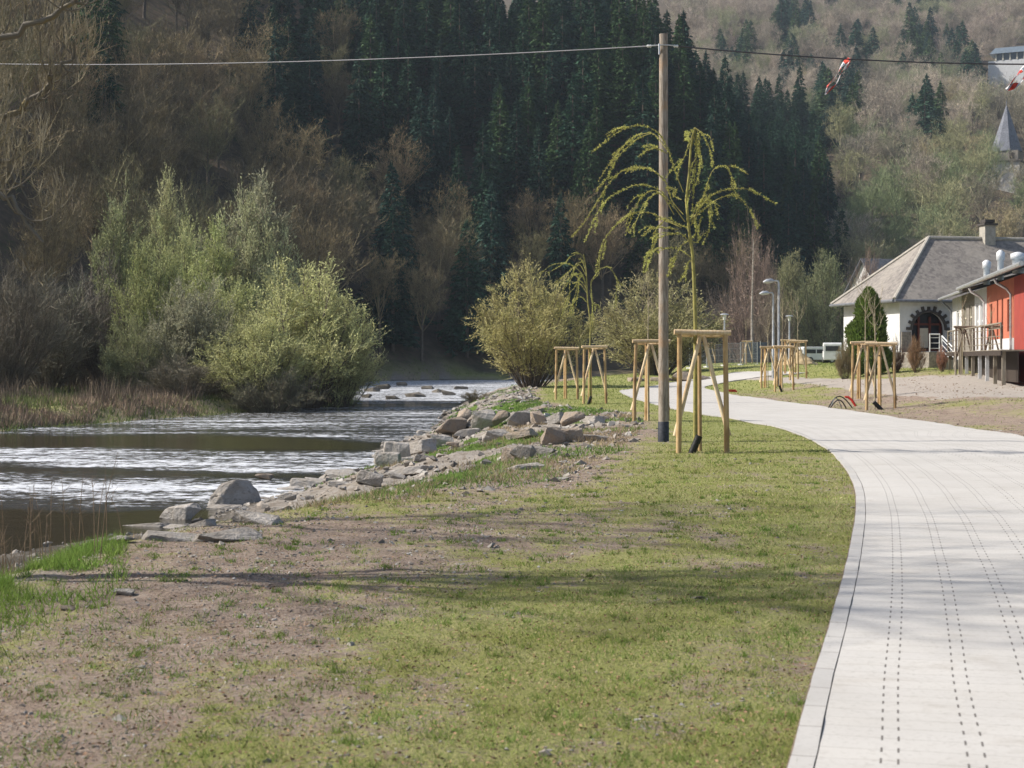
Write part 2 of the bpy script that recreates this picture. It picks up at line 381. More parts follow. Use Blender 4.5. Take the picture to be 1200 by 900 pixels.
rubc = b.mix(b.step(n1, .4, .6), (.30, .265, .225), (.20, .165, .13)); vo = b.n('ShaderNodeTexVoronoi'); vo.inputs['Scale'].default_value = 6; b.l(gP, vo.inputs[0])
sv = b.n('ShaderNodeSeparateColor'); b.l(vo.outputs['Color'], sv.inputs[0]); rubc = b.mix(b.math('MULTIPLY', sv.outputs[0], .5), rubc, (.40, .37, .34))
rubc = b.mix(b.step(b.math('ADD', s2.outputs[0], b.math('MULTIPLY', b.math('SUBTRACT', n2, .5), 1.2)), .35, .6), rubc, (.10, .15, .03))
sx = b.n('ShaderNodeSeparateXYZ'); b.l(gP, sx.inputs[0])
wet = b.step(sx.outputs[2], -.95, -1.2); rubc = b.mix(wet, rubc, (.06, .052, .04))
c = b.mix(s1.outputs[1], c, rubc)
lotc = b.mix(b.step(n1, .35, .65), (.43, .385, .34), (.36, .32, .28)); lotc = b.mix(b.step(n2, .5, .7), lotc, (.27, .23, .20)); c = b.mix(s1.outputs[2], c, lotc)
wd = b.mix(b.step(n3, .35, .65), (.12, .088, .06), (.075, .062, .042)); wd = b.mix(b.step(b.noise(.25, 6, .7, gP), .56, .68), wd, (.055, .07, .03)); c = b.mix(s2.outputs[1], c, wd)
h = b.math('ADD', b.math('MULTIPLY', n1, .6), n2)
b.prin(c, .95, .15, 0, b.bump(h, .9, .045)); M['ground'] = b.m
LABG = {0: 'lawn', 1: 'river_bank', 2: 'gravel_lot', 3: 'hillside'}
m1 = np.stack([gr, rub, inlot, np.ones_like(gr)], -1).reshape(-1, 4); m2 = np.stack([gpatch, wood_, 0 * gr, np.ones_like(gr)], -1).reshape(-1, 4)
for r in range(4):
    fs = Fq[reg == r]; used = np.unique(fs); remap = np.full(len(V), -1); remap[used] = np.arange(len(used))
    mb = MB(); mb.add(V[used], remap[fs]); me = mb.mesh(LABG[r], M['ground'], True)
    for nm, mm in (('mask', m1), ('mask2', m2)):
        ca = me.color_attributes.new(nm, 'FLOAT_COLOR', 'POINT'); ca.data.foreach_set('color', mm[used].astype(np.float32).ravel())
    tag(link(LABG[r], me), kind='structure')

# ------------------------------------------------------------------ water
ys = axis(-30, 120, .6, -60, 236, 1.03); cols = 60; rows = []
for y in ys: rows.append(np.stack([np.linspace(float(XL(np.array([y]))[0]) - 2.5, float(XR(np.array([y]))[0]) + 1.6, cols), np.full(cols, y), np.full(cols, -1.2)], -1))
wv = np.concatenate(rows); ii = (np.arange(len(ys) - 1)[:, None] * cols + np.arange(cols - 1)).ravel()
mb = MB(); mb.add(wv, np.stack([ii, ii + 1, ii + cols + 1, ii + cols], 1))
b = NB('river_water'); p_ = b.pos(); sx = b.n('ShaderNodeSeparateXYZ'); b.l(p_, sx.inputs[0])
warp = b.noise(.12, 3, .5, p_); yy = b.math('ADD', sx.outputs[1], b.math('MULTIPLY', b.math('SUBTRACT', warp, .5), 11.0))
yy = b.math('ADD', yy, b.math('MULTIPLY', sx.outputs[0], .25))
rp = b.n('ShaderNodeValToRGB'); b.l(b.math('DIVIDE', yy, 240.0), rp.inputs[0]); els = rp.color_ramp.elements
stops = [(0, .0), (24, .02), (28.5, .05), (30.5, .95), (35, .95), (36.8, .2), (38.2, .25), (39.8, .95), (45.5, .9), (48.5, .08), (54, .08), (57, .75), (62, .5), (67, .8), (78, .75), (88, .7), (98, .35), (108, .95), (135, 1.0), (190, 1.0)]
els[0].position = 0; els[0].color = (0, 0, 0, 1); els[1].position = stops[1][0] / 240; els[1].color = (stops[1][1],) * 3 + (1,)
for yv, q in stops[2:]:
    e = els.new(yv / 240); e.color = (q, q, q, 1)
mask = rp.outputs[0]
big = b.noise(1.0, 4, .6, b.mapping(p_, (.14, .55, 1)))
fine = b.noise(1.0, 6, .75, b.mapping(p_, (3.0, 4.2, 1))); med = b.noise(1.0, 5, .65, b.mapping(p_, (.8, 1.9, 1)))
q = b.math('ADD', b.math('MULTIPLY', mask, .9), b.math('MULTIPLY', b.math('SUBTRACT', big, .5), 1.5))
q = b.math('ADD', q, b.math('MULTIPLY', b.math('SUBTRACT', med, .5), .9))
ff = b.math('ADD', b.math('MULTIPLY', q, .75), b.math('MULTIPLY', b.math('SUBTRACT', fine, .5), 2.2))
foam_sheen = b.math('MULTIPLY', b.math('MULTIPLY', b.step(ff, .40, .85), .92), b.step(b.math('ADD', mask, b.math('MULTIPLY', b.math('SUBTRACT', big, .5), .6)), .18, .5))
col = b.mix(foam_sheen, (.022, .018, .010), (.78, .80, .84))  # white paints the sky's reflection on ripples along with broken foam
hgt = b.math('ADD', b.math('MULTIPLY', med, b.math('MULTIPLY_ADD', mask, 1.2, .05)), b.math('MULTIPLY', fine, b.math('MULTIPLY_ADD', mask, .5, .03)))
bp = b.n('ShaderNodeBump'); bp.inputs['Strength'].default_value = .8; bp.inputs['Distance'].default_value = .16; b.l(hgt, bp.inputs['Height'])
b.prin(col, b.math('MULTIPLY_ADD', foam_sheen, .5, .06), .5, 0, bp.outputs[0]); M['water'] = b.m
tag(mb.build('river', M['water'], None, True), kind='structure')

# ------------------------------------------------------------------ paved path with kerb
def strip(name, offs0, offs1, dz, mat, skip=None, parts=10, thick=0):
    """sheet between two lateral offsets measured from the left edge; u = metres across, v = metres along"""
    mb = MB(); N = len(PLs); Ld = PRs - PLs; Wd = np.linalg.norm(Ld, axis=1); u = Ld / Wd[:, None]
    along = np.concatenate([[0], np.cumsum(np.linalg.norm(np.diff(PLs, axis=0), axis=1))])
    a = offs0(Wd); c = offs1(Wd); k = np.linspace(0, 1, parts + 1)
    off = a[:, None] + (c - a)[:, None] * k
    xy = PLs[:, None, :] + u[:, None, :] * off[..., None]
    zz = G(xy[..., 0], xy[..., 1])
    zs = .5 * (zz + zz.mean(1, keepdims=True)) + .02 + dz
    V = np.concatenate([xy, zs[..., None]], -1).reshape(-1, 3)
    i0 = (np.arange(N - 1)[:, None] * (parts + 1) + np.arange(parts)).ravel()
    Fc = np.stack([i0, i0 + 1, i0 + parts + 2, i0 + parts + 1], 1); mb.add(V, Fc)
    if thick:
        for side in (0, parts):
            e = np.arange(N) * (parts + 1) + side; Vt = V[e]; Vb = Vt - (0, 0, thick); i1 = np.arange(N - 1)
            mb.add(np.concatenate([Vt, Vb]), np.stack([i1, i1 + 1, i1 + 1 + N, i1 + N], 1))
    me = mb.mesh(name, mat, True)
    uv = me.uv_layers.new(name='UVMap'); UV = np.stack([off, np.broadcast_to(along[:, None], off.shape)], -1).reshape(-1, 2)
    if thick:
        for side in (0, parts):
            e = np.arange(N) * (parts + 1) + side; UV = np.concatenate([UV, UV[e], UV[e]])
    li = np.empty(len(me.loops), np.int32); me.loops.foreach_get('vertex_index', li); uv.data.foreach_set('uv', UV[li].astype(np.float32).ravel())
    return me
def pavemat(name, kerb=False):
    b = NB(name); uvn = b.n('ShaderNodeUVMap'); uvn.uv_map = 'UVMap'; sx = b.n('ShaderNodeSeparateXYZ'); b.l(uvn.outputs[0], sx.inputs[0]); u, v = sx.outputs[0], sx.outputs[1]
    P_ = b.pos(); n = b.noise(.7, 5, .6, P_); n2 = b.noise(35, 4, .6, P_)
    c = b.mix(b.step(n, .3, .7), (.51, .49, .46), (.45, .43, .40)); c = b.mix(b.math('MULTIPLY', b.step(n2, .5, .75), .8), c, (.37, .35, .32)); c = b.mix(b.math('MULTIPLY', b.step(b.noise(2.1, 6, .7, P_), .52, .7), .5), c, (.36, .33, .29))
    if kerb:
        cell = b.math('FLOOR', b.math('DIVIDE', v, .5)); fr = b.math('FRACT', b.math('DIVIDE', v, .5)); jt = b.math('LESS_THAN', fr, .018)
        wn = b.n('ShaderNodeTexWhiteNoise'); wn.noise_dimensions = '1D'; b.l(cell, wn.inputs['W'])
        c = b.mix(b.math('MULTIPLY_ADD', wn.outputs[0], .5, .2), c, (.37, .36, .35)); c = b.mix(jt, c, (.15, .13, .11))
    else:
        # rows of pavers across the path, faint joints; paired lines of drainage notches
        row = b.math('DIVIDE', v, .2); cell = b.math('FLOOR', row); fr = b.math('FRACT', row)
        wn = b.n('ShaderNodeTexWhiteNoise'); wn.noise_dimensions = '2D'; cm = b.n('ShaderNodeCombineXYZ')
        ucell = b.math('FLOOR', b.math('DIVIDE', b.math('SUBTRACT', u, .05), .36)); b.l(cell, cm.inputs[0]); b.l(ucell, cm.inputs[1]); b.l(cm.outputs[0], wn.inputs['Vector'])
        c = b.mix(b.math('MULTIPLY', wn.outputs[0], .16), c, (.42, .41, .40))
        c = b.mix(b.math('MULTIPLY', b.math('LESS_THAN', fr, .035), .5), c, (.25, .23, .2))
        uf = b.math('MODULO', b.math('SUBTRACT', u, .03), .36)
        l1 = b.math('LESS_THAN', b.math('ABSOLUTE', b.math('SUBTRACT', uf, .345)), .0052); l2 = b.math('LESS_THAN', b.math('ABSOLUTE', b.math('SUBTRACT', uf, .057)), .0052)
        frs = b.math('FRACT', b.math('ADD', row, .2)); ds = b.math('LESS_THAN', frs, .42)
        dots = b.math('MULTIPLY', b.math('MAXIMUM', l1, l2), ds)
        dots = b.math('MULTIPLY', dots, b.math('MULTIPLY', b.math('GREATER_THAN', u, .25), b.math('LESS_THAN', u, 4.6)))
        c = b.mix(b.math('MULTIPLY', dots, .8), c, (.06, .05, .045))
        # grit washed into a few joints
        st = b.noise(1.3, 4, .6, b.mapping(P_, (.3, 4, 1))); c = b.mix(b.math('MULTIPLY', b.step(st, .58, .72), .22), c, (.4, .36, .31))
    b.prin(c, .85, .25, 0, b.bump(n2, .25, .004)); return b.m
M['pave'] = pavemat('light_pavers'); M['kerb'] = pavemat('kerb_stone', True)
M['jsoil'] = simple('joint_soil', (.22, .165, .12), (.10, .08, .06), 14)
K = lambda q: (lambda Wd: np.full(len(Wd), q)); Rk = lambda q: (lambda Wd: Wd - q)
tag(link('path', strip('path', K(.1095), Rk(.1095), .004, M['pave'])), kind='structure')
tag(link('path_bedding', strip('path_bedding', K(-.012), Rk(-.012), -.012, M['jsoil'])), kind='structure')
tag(link('kerb', strip('kerb', K(0), K(.104), .008, M['kerb'], parts=1, thick=.12)), kind='structure')
tag(link('kerb', strip('kerb', Rk(.10), Rk(0), .008, M['kerb'], parts=1, thick=.12)), kind='structure')
#@@PART2
# ------------------------------------------------------------------ woodland trees
def conifer_mb(h, wd, seed, dens=1.0):
    rr = np.random.default_rng(seed); tr = MB(); tr.tube([(0, 0, -.8), (0, 0, h * .5), (0, 0, h * .97)], [h * .016, h * .009, .03], 6)
    cr = MB(); C = []; D = []; L = []
    nl = int(44 * dens)
    for i in range(nl):
        f = (i + .5) / nl; z = h * (.07 + .92 * f); r = wd * (1 - f) ** .82 * rr.uniform(.75, 1.1) + .15
        nb = int(11 - 5 * f)
        for k in range(nb):
            a = rr.uniform(0, 6.283); rk = r * rr.uniform(.6, 1.12); m = max(5, int(17 * dens * (1 - f) + 6))
            t = np.sqrt(rr.uniform(0.02, 1, m)); d = np.array([math.cos(a), math.sin(a), 0]); sdv = np.array([-d[1], d[0], 0])
            p = d * (t * rk)[:, None] + sdv * (rr.normal(0, .22, m) * rk * t)[:, None]
            p[:, 2] = z + .25 * t * rk * rr.uniform(-.3, .7) - .42 * t ** 2 * rk * .6 + rr.normal(0, .1, m)
            dd = d * .9 + sdv * rr.normal(0, .7, m)[:, None] + np.array([0, 0, 1]) * rr.uniform(-1.0, .15, m)[:, None]
            C.append(p); D.append(dd); L.append(rr.uniform(.45, 1.0, m) * (.6 + .5 * (1 - f)))
    C = np.concatenate(C); D = np.concatenate(D); D /= np.linalg.norm(D, axis=1)[:, None]; L = np.concatenate(L)
    cr.blades(C, D, L, L * .5)
    k = 60; zz = rr.uniform(.9, 1, k) * h; cr.blades(np.stack([rr.normal(0, .1, k), rr.normal(0, .1, k), zz], 1), np.tile([[0, 0, 1.0]], (k, 1)) , .7, .1)
    return tr, cr
def bare_mb(h, wd, seed, ntw=2600, tw=(.9, .036), budding=0):
    rr = np.random.default_rng(seed); tr = MB(); cr = MB(); c0 = h * rr.uniform(.22, .34)
    lean = rr.normal(0, .03 * h, 2); tr.tube([(0, 0, -.8), (lean[0] * .3, lean[1] * .3, c0), (lean[0], lean[1], h * .75)], [h * .018, h * .013, h * .004], 6)
    ends = []; n1 = 15
    for i in range(n1):
        a = i * 2.4 + rr.uniform(-.4, .4); el = rr.uniform(.1, 1) ** .8
        z0 = c0 + (h * .5 - c0) * rr.uniform(0, 1); p0 = np.array([lean[0] * z0 / h, lean[1] * z0 / h, z0])
        rad = wd * math.cos(el * 1.45) ** .6 * rr.uniform(.8, 1.05); p3 = np.array([math.cos(a) * rad, math.sin(a) * rad, c0 + (h - c0) * (.25 + .75 * math.sin(el * 1.5))])
        p1 = p0 + (p3 - p0) * .35 + np.array([0, 0, -.05 * h]); p2 = p0 + (p3 - p0) * .7 + rr.normal(0, .25, 3)
        cr.tube([p0, p1, p2, p3], [h * .006, h * .0045, h * .0025, .012], 4, False)
        for k in range(11):
            t = rr.uniform(.35, 1); q = p0 + (p3 - p0) * t; o = q + rr.normal(0, 1, 3) * wd * .27 + np.array([0, 0, .05 * h]); cr.tube([q, (q + o) / 2 + rr.normal(0, .1, 3), o], [.035, .022, .010], 3, False); ends.append((q, o))
    E = np.array([[a_, b_] for a_, b_ in ends]); ix = rr.integers(0, len(E), ntw); t = rr.uniform(.15, 1.05, ntw)[:, None]
    C = E[ix, 0] + (E[ix, 1] - E[ix, 0]) * t + rr.normal(0, .05 * wd, (ntw, 3))
    ctr = np.array([0, 0, c0 + .1 * h]); D = (C - ctr); D /= np.linalg.norm(D, axis=1)[:, None] + 1e-6; D = D + rr.normal(0, .55, (ntw, 3)) + np.array([0, 0, .35]); D /= np.linalg.norm(D, axis=1)[:, None]
    cr.blades(C, D, rr.uniform(.5, 1.4, ntw) * tw[0], tw[1])
    if budding: k = budding; j = rr.integers(0, ntw, k); cr.leaves(C[j] + D[j] * rr.uniform(.2, .9, (k, 1)) * tw[0], -D[j] * .3 + rr.normal(0, .8, (k, 3)), .17, .10)
    return tr, cr
CON = []; BARE = []
for i in range(5):
    t_, c_ = conifer_mb(20, 3.7 + .45 * (i % 3), 100 + i); CON.append((t_.mesh('trunk', M['bark']), c_.mesh('crown', M['needle'])))
for i in range(6):
    t_, c_ = bare_mb(15, 4.8 + .5 * (i % 3), 200 + i, 5200, (.62, .048)); BARE.append((t_.mesh('trunk', M['bark']), c_.mesh('crown', M['twig'])))
def put_tree(kind, x, y, z, s, color, name, label, cat, group, parts=True, proto=None):
    pr = proto or R.choice(CON if kind == 'c' else BARE)
    e = empty(name, (x, y, z), R.uniform(0, 6.28), label=label, cat=cat, group=group)
    e.scale = (s * R.uniform(.88, 1.12), s * R.uniform(.88, 1.12), s)
    tk = link('trunk', pr[0], e); ck = link('crown', pr[1], e); ck.color = (*color, 1); tk.color = (*color, 1)
    return e
def visible(x, y, ztop):
    t = np.linspace(.25, .985, 60)[:, None]; X_, Y_ = x * t, y * t; Z_ = CH + (ztop - CH) * t
    return ~(G(X_, Y_) > Z_).any(0)
def jit_grid(x0, x1, y0, y1, s, rr):
    a, b_ = np.meshgrid(np.arange(x0, x1, s), np.arange(y0, y1, s)); a = a + rr.uniform(-.42, .42, a.shape) * s; b_ = b_ + rr.uniform(-.42, .42, b_.shape) * s
    return a.ravel(), b_.ravel()
rr = np.random.default_rng(5)
x, y = jit_grid(-190, 130, 60, 560, 6.4, rr)
ins = inpoly(x, y, HA); dd = dpoly(x, y, HA[:14]); z = G(x, y); px, py = proj(x, y, z)
ok = ins & (dd > 1) & (px > -60) & (px < 1060) & (z < 215) & (y < 440); x, y, z, px, py = [q[ok] for q in (x, y, z, px, py)]
_, pyt = proj(x, y, z + 17); ok = visible(x, y, z + 17) & (pyt < 470) & (py > -60); x, y, z, px, py = [q[ok] for q in (x, y, z, px, py)]
nz = fbm(px / 90., py / 90., 3, 77)
isc = (px + (nz - .5) * 130 > 385 + .22 * np.clip(py, 0, 400)) & (py + (nz - .5) * 90 < 345 + 60 * ss((px - 820) / 80))
spots = [(112, 130, 26, 130), (345, 130, 34, 60), (300, 60, 26, 30), (325, 90, 20, 60), (375, 40, 20, 50), (470, 330, 26, 45), (560, 370, 26, 45), (640, 350, 20, 40)]
for a, b_, ra, rb in spots: isc |= (((px - a) / ra) ** 2 + ((py - 40 - b_) / rb) ** 2) < 1
ncon = nbare = 0
order = np.argsort(y)
stuffC = []; stuffB = []
for i in order:
    dkeep = 1
    if isc[i]:
        c_ = R.choice([(.022, .066, .032), (.016, .050, .028), (.040, .084, .026), (.018, .056, .038)])
        s = R.uniform(.8, 1.2)
        if ncon < 290 and R.random() < .93:
            put_tree('c', x[i], y[i], z[i], s, c_, 'spruce_tree', 'dark spruce in the dense stand on the steep wooded slope beyond the river', 'tree', 'spruces on the slope beyond the river'); ncon += 1
        else: stuffC.append((x[i], y[i], z[i], s))
    else:
        if R.random() < .22: continue
        c_ = R.choice([(.23, .18, .095), (.20, .16, .09), (.29, .215, .12), (.20, .18, .09), (.17, .135, .08)]); s = R.uniform(.75, 1.15)
        if nbare < 150: put_tree('b', x[i], y[i], z[i], s, c_, 'bare_tree', 'leafless grey-brown tree in the wood on the shaded slope beyond the river', 'tree', 'leafless trees on the slope beyond the river'); nbare += 1
        else: stuffB.append((x[i], y[i], z[i], s))
print('hill A', ncon, nbare, len(stuffC), len(stuffB))
# the far hill
x, y = jit_grid(40, 330, 270, 1050, 10.5, rr); z = G(x, y); px, py = proj(x, y, z)
ok = (~inpoly(x, y, HA)) & (px > 740) & (px < 1260) & (py > -40) & (hillB(x, y) > .5); x, y, z, px, py = [q[ok] for q in (x, y, z, px, py)]
ok = visible(x, y, z + 14); x, y, z, px, py = [q[ok] for q in (x, y, z, px, py)]
# behind the near spur
ok = px > 770 + np.clip(py, 0, 300) * .5; x, y, z, px, py = [q[ok] for q in (x, y, z, px, py)]
nz = fbm(px / 40., py / 40., 3, 78); isc = np.zeros(len(x), bool)
for a, b_, ra, rb in [(930, 45, 26, 24), (1005, 70, 22, 28), (1075, 75, 22, 36), (1095, 95, 18, 24), (1125, 95, 12, 22), (1140, 108, 12, 18), (990, 150, 30, 34), (1090, 165, 30, 26), (1035, 12, 90, 10), (935, 105, 22, 22), (1185, 128, 20, 16), (1025, 225, 16, 20), (1095, 20, 10, 14), (862, 75, 20, 18), (1120, 60, 14, 14)]:
    isc |= (((px - a) / ra) ** 2 + ((py - 12 - b_) / rb) ** 2) < 1
isc |= nz > .80
clear = ((np.abs(px - 1187) < 30) & (py > 190) & (py < 262)) | ((px > 1150) & (py > 84) & (py < 150))
n2c = n2b = 0
for i in np.argsort(y):
    if clear[i]: continue
    if isc[i]:
        c_ = R.choice([(.045, .10, .06), (.04, .085, .065), (.08, .13, .055)]); s = R.uniform(.75, 1.2)
        e_ = put_tree('c', x[i], y[i], z[i], s, c_, 'conifer_tree', 'dark green conifer among bare trees on the sunlit far hillside', 'tree', 'conifers on the far hillside'); e_.scale = (e_.scale[0] * 1.35, e_.scale[1] * 1.35, e_.scale[2] * .9); n2c += 1
    else:
        low = ss((py[i] - 130) / 130); pal = [(.38, .32, .255), (.28, .245, .19), (.44, .37, .29), (.22, .20, .16), (.27, .29, .17)] if R.random() > low * .75 else [(.32, .31, .17), (.22, .26, .13), (.38, .32, .19), (.25, .225, .16)]
        c_ = R.choice(pal); s = R.uniform(.75, 1.25)
        if n2b < 148: put_tree('b', x[i], y[i], z[i], s, c_, 'woodland_tree', 'rounded leafless tree on the sunlit far hillside above the houses', 'tree', 'leafless trees on the far hillside'); n2b += 1
        else: stuffB.append((x[i], y[i], z[i], s))
print('hill B', n2c, n2b, len(stuffB))
b = NB('woodland_twigs'); g_ = b.n('ShaderNodeNewGeometry'); vo = b.n('ShaderNodeTexVoronoi'); vo.inputs['Scale'].default_value = .085; b.l(g_.outputs['Position'], vo.inputs[0]); sv = b.n('ShaderNodeSeparateColor'); b.l(vo.outputs['Color'], sv.inputs[0])
c = b.mix(sv.outputs[0], (.42, .345, .27), (.21, .185, .145)); c = b.mix(b.math('MULTIPLY', b.step(sv.outputs[1], .62, .8), .7), c, (.27, .30, .15)); c = b.mix(b.math('MULTIPLY', b.step(sv.outputs[2], .7, .9), .8), c, (.40, .32, .27))
hs = b.n('ShaderNodeHueSaturation'); b.l(c, hs.inputs['Color']); b.inp(hs.inputs['Value'], b.math('MULTIPLY_ADD', g_.outputs['Random Per Island'], .8, .6)); b.prin(hs.outputs[0], .8, .2); M['woodland'] = b.m
def stuff_trees(lst, protos, name, label, cat, color, mats):
    """the rest of the wood in one mesh"""
    if not lst: return
    mb = MB(); src = []
    for k, pr in enumerate(protos[:4]):
        me = pr[1]; nv = len(me.vertices); v = np.empty(nv * 3, np.float32); me.vertices.foreach_get('co', v)
        nf = len(me.polygons); fs = np.full((nf, 4), -1); st = np.empty(nf, np.int32); tt = np.empty(nf, np.int32); me.polygons.foreach_get('loop_start', st); me.polygons.foreach_get('loop_total', tt)
        li = np.empty(len(me.loops), np.int32); me.loops.foreach_get('vertex_index', li)
        for q in range(4): fs[:, q] = li[st + np.minimum(q, tt - 1)]
        src.append((v.reshape(-1, 3), fs))
    for (x_, y_, z_, s) in lst:
        v, fs = R.choice(src); a = R.uniform(0, 6.28); ca, sa = math.cos(a), math.sin(a)
        vv = v @ np.array([[ca, sa, 0], [-sa, ca, 0], [0, 0, 1]]) * s + (x_, y_, z_); mb.add(vv, fs)
    o = mb.build(name, mats); o.color = (*color, 1); tag(o, label, cat, None, 'stuff')
stuff_trees(stuffC, CON, 'spruce_wood', 'dark mass of spruces high on the steep slope', 'wood', (.02, .06, .03), M['needle'])
stuff_trees(stuffB, BARE, 'leafless_wood', 'hazy brown mass of leafless woodland covering the hillsides', 'wood', (.34, .30, .22), M['woodland'])

# ------------------------------------------------------------------ haze
hz = MB(); hz.box((60, 620, 148), (1400, 1500, 306)); b = NB('haze_air'); pv = b.n('ShaderNodeVolumePrincipled'); pv.inputs['Color'].default_value = (.74, .86, 1, 1); pv.inputs['Density'].default_value = .00015; pv.inputs['Anisotropy'].default_value = .2
b.l(pv.outputs[0], b.out.inputs[1]); b.m.cycles.homogeneous_volume = True
tag(hz.build('haze', b.m), 'thin blue air haze filling the valley', 'haze', None, 'stuff')
#@@PART3
# ------------------------------------------------------------------ willow shrubs on the banks
def shrub_mb(h, wd, seed, stems=26, tw=5000, lv=6000, leaf=.10, up=.8, fill=.25, stemr=.05):
    """many stems fanning from the base, fine twigs, small young leaves"""
    rr = np.random.default_rng(seed); st = MB(); fo = MB(); seg = []
    for i in range(stems):
        a = rr.uniform(0, 6.28); q = math.sqrt(rr.uniform(0.0, 1)); el = 1.5 - q * 1.05
        top = np.array([math.cos(a) * q * wd * rr.uniform(.75, 1.05), math.sin(a) * q * wd * rr.uniform(.75, 1.05), h * (1 - .62 * q ** 2.2) * rr.uniform(.78, 1.03)])
        b0 = np.array([math.cos(a) * .12 * wd * q, math.sin(a) * .12 * wd * q, -.3]); mid = b0 + (top - b0) * .5 + np.array([math.cos(a), math.sin(a), 0]) * wd * .05 * q + rr.normal(0, .12, 3)
        mid[2] = b0[2] + (top[2] - b0[2]) * .5 + .04 * h
        st.tube([b0, mid, top], [stemr * rr.uniform(.7, 1.4), stemr * .7, .008], 4, False)
        for k in range(14):
            t = rr.uniform(fill, 1); p = b0 + (mid - b0) * t * 2 if t < .5 else mid + (top - mid) * (t * 2 - 1)
            d = (top - mid); d /= np.linalg.norm(d); d = d * up + rr.normal(0, .42, 3) + np.array([0, 0, .25]); d /= np.linalg.norm(d)
            o = p + d * wd * .34 * rr.uniform(.5, 1.2); seg.append((p, o)); st.tube([p, o], [.018, .006], 3, False)
    E = np.array(seg); ix = rr.integers(0, len(E), tw); t = rr.uniform(.1, 1, (tw, 1)); C = E[ix, 0] + (E[ix, 1] - E[ix, 0]) * t + rr.normal(0, .03 * wd, (tw, 3))
    D = E[ix, 1] - E[ix, 0]; D /= np.linalg.norm(D, axis=1)[:, None]; D = D + rr.normal(0, .38, (tw, 3)); D /= np.linalg.norm(D, axis=1)[:, None]
    ok = C[:, 2] > .05; C, D = C[ok], D[ok]
    fo.blades(C, D, rr.uniform(.35, .95, len(C)), .028)
    j = rr.integers(0, len(C), lv); bias = (C[j, 2] / h + rr.uniform(0, 1, lv)) > .55; j = j[bias]
    LC = C[j] + D[j] * rr.uniform(.1, .9, (len(j), 1)) * .6; LD = D[j] + rr.normal(0, .6, (len(j), 3)); LD /= np.linalg.norm(LD, axis=1)[:, None]
    fo.cur = 1; fo.leaves(LC, LD, leaf * rr.uniform(.7, 1.4, len(j)), leaf * .5); return st, fo
SH = []
for i in range(3):
    a_, b_ = shrub_mb(8, 4.0, 300 + i, 50, 9000, 24000, .14); SH.append((a_.mesh('stem', M['bark']), b_.mesh('foliage', [M['twig'], M['leaf']])))
SHT = []      # tall, upright, thin leaf
for i in range(2):
    a_, b_ = shrub_mb(10, 2.6, 320 + i, 34, 8000, 15000, .12, 1.2); SHT.append((a_.mesh('stem', M['bark']), b_.mesh('foliage', [M['twig'], M['leaf']])))
SHB = []      # bare
for i in range(2):
    a_, b_ = shrub_mb(8, 4.0, 340 + i, 46, 12000, 1500, .10, .9, .1); SHB.append((a_.mesh('stem', M['bark']), b_.mesh('foliage', [M['twig'], M['leaf']])))
def shrub(kind, px, top, wpx, D, color, name, label, group=None, basepx=None, cat='shrub'):
    X_ = (px - 600) / F * D; z0 = g1(X_, D); h_ = CH + (HY - top) / F * D - z0; w_ = wpx / F * D / 2
    pr, bh, bw = {'y': (SH, 8, 4.0), 't': (SHT, 10, 2.6), 'b': (SHB, 8, 4.0)}[kind]; pr = R.choice(pr)
    e = empty(name, (X_, D, z0 - .1), R.uniform(0, 6.28), label=label, cat=cat, group=group); e.scale = (w_ / bw * 1.12, w_ / bw * 1.12, h_ / bh)
    for nm, me in zip(('stem', 'foliage'), pr):
        o = link(nm, me, e); o.color = (*color, 1)
    return e
YO = (.52, .52, .25); OL = (.47, .46, .25); GR = (.43, .46, .20); BR = (.20, .17, .14); GY = (.34, .33, .22)
shrub('y', 355, 310, 176, 92, YO, 'willow_shrub', 'broad rounded willow with pale yellow-green leaves leaning over the water, rightmost on the far bank')
shrub('y', 300, 372, 130, 88, YO, 'willow_shrub', 'low yellow-green willow mound in front of the broad rounded willow on the far bank')
shrub('t', 292, 208, 120, 104, GY, 'willow_tree', 'tall grey-green willow rising behind the broad rounded willow on the far bank', cat='tree')
shrub('t', 204, 205, 75, 108, OL, 'willow_tree', 'slim willow with a yellowish crown top, tallest of the far bank', cat='tree')
shrub('t', 245, 258, 84, 99, GR, 'willow_tree', 'fresh green upright willow between the grey-green willow and the slim yellowish one', cat='tree')
shrub('t', 140, 222, 90, 107, (.31, .33, .17), 'willow_tree', 'dull green feathery willow left of the slim yellowish one', cat='tree')
shrub('y', 183, 290, 105, 93, (.33, .35, .15), 'willow_shrub', 'green willow shrub with upright shoots, front middle of the far bank clump')
shrub('y', 235, 330, 120, 90, GY, 'willow_shrub', 'thin grey-green willow shrub filling the gap in the middle of the far bank clump')
shrub('y', 296, 236, 120, 103, (.47, .48, .27), 'willow_tree', 'soft rounded grey-green willow crown at the back right of the far bank clump', cat='tree')
shrub('y', 392, 352, 100, 94, (.50, .50, .25), 'willow_shrub', 'outermost willow branches of the far bank clump, drooping right over the water')
shrub('y', 205, 262, 100, 101, (.44, .46, .22), 'willow_tree', 'rounded green willow crown under the slim yellowish tree', cat='tree')
shrub('y', 270, 330, 110, 95, (.47, .49, .23), 'willow_shrub', 'pale green willow shrub filling the middle of the far bank clump')
shrub('t', 300, 250, 70, 108, OL, 'willow_tree', 'grey-olive willow tree peeping over the right shoulder of the far bank clump', cat='tree')
shrub('y', 155, 372, 80, 88, (.26, .27, .14), 'willow_shrub', 'low dull green shrub at the water before the feathery willow')
shrub('y', 85, 350, 110, 98, (.24, .22, .14), 'bare_shrub', 'brownish leafing shrub left of the reddish reeds')
shrub('b', 120, 305, 120, 96, BR, 'bare_shrub', 'leafless dark brown shrub behind the reddish reeds on the far bank')
shrub('b', 55, 318, 150, 92, (.19, .18, .13), 'bare_shrub', 'leafless grey-olive shrub near the left end of the far bank')
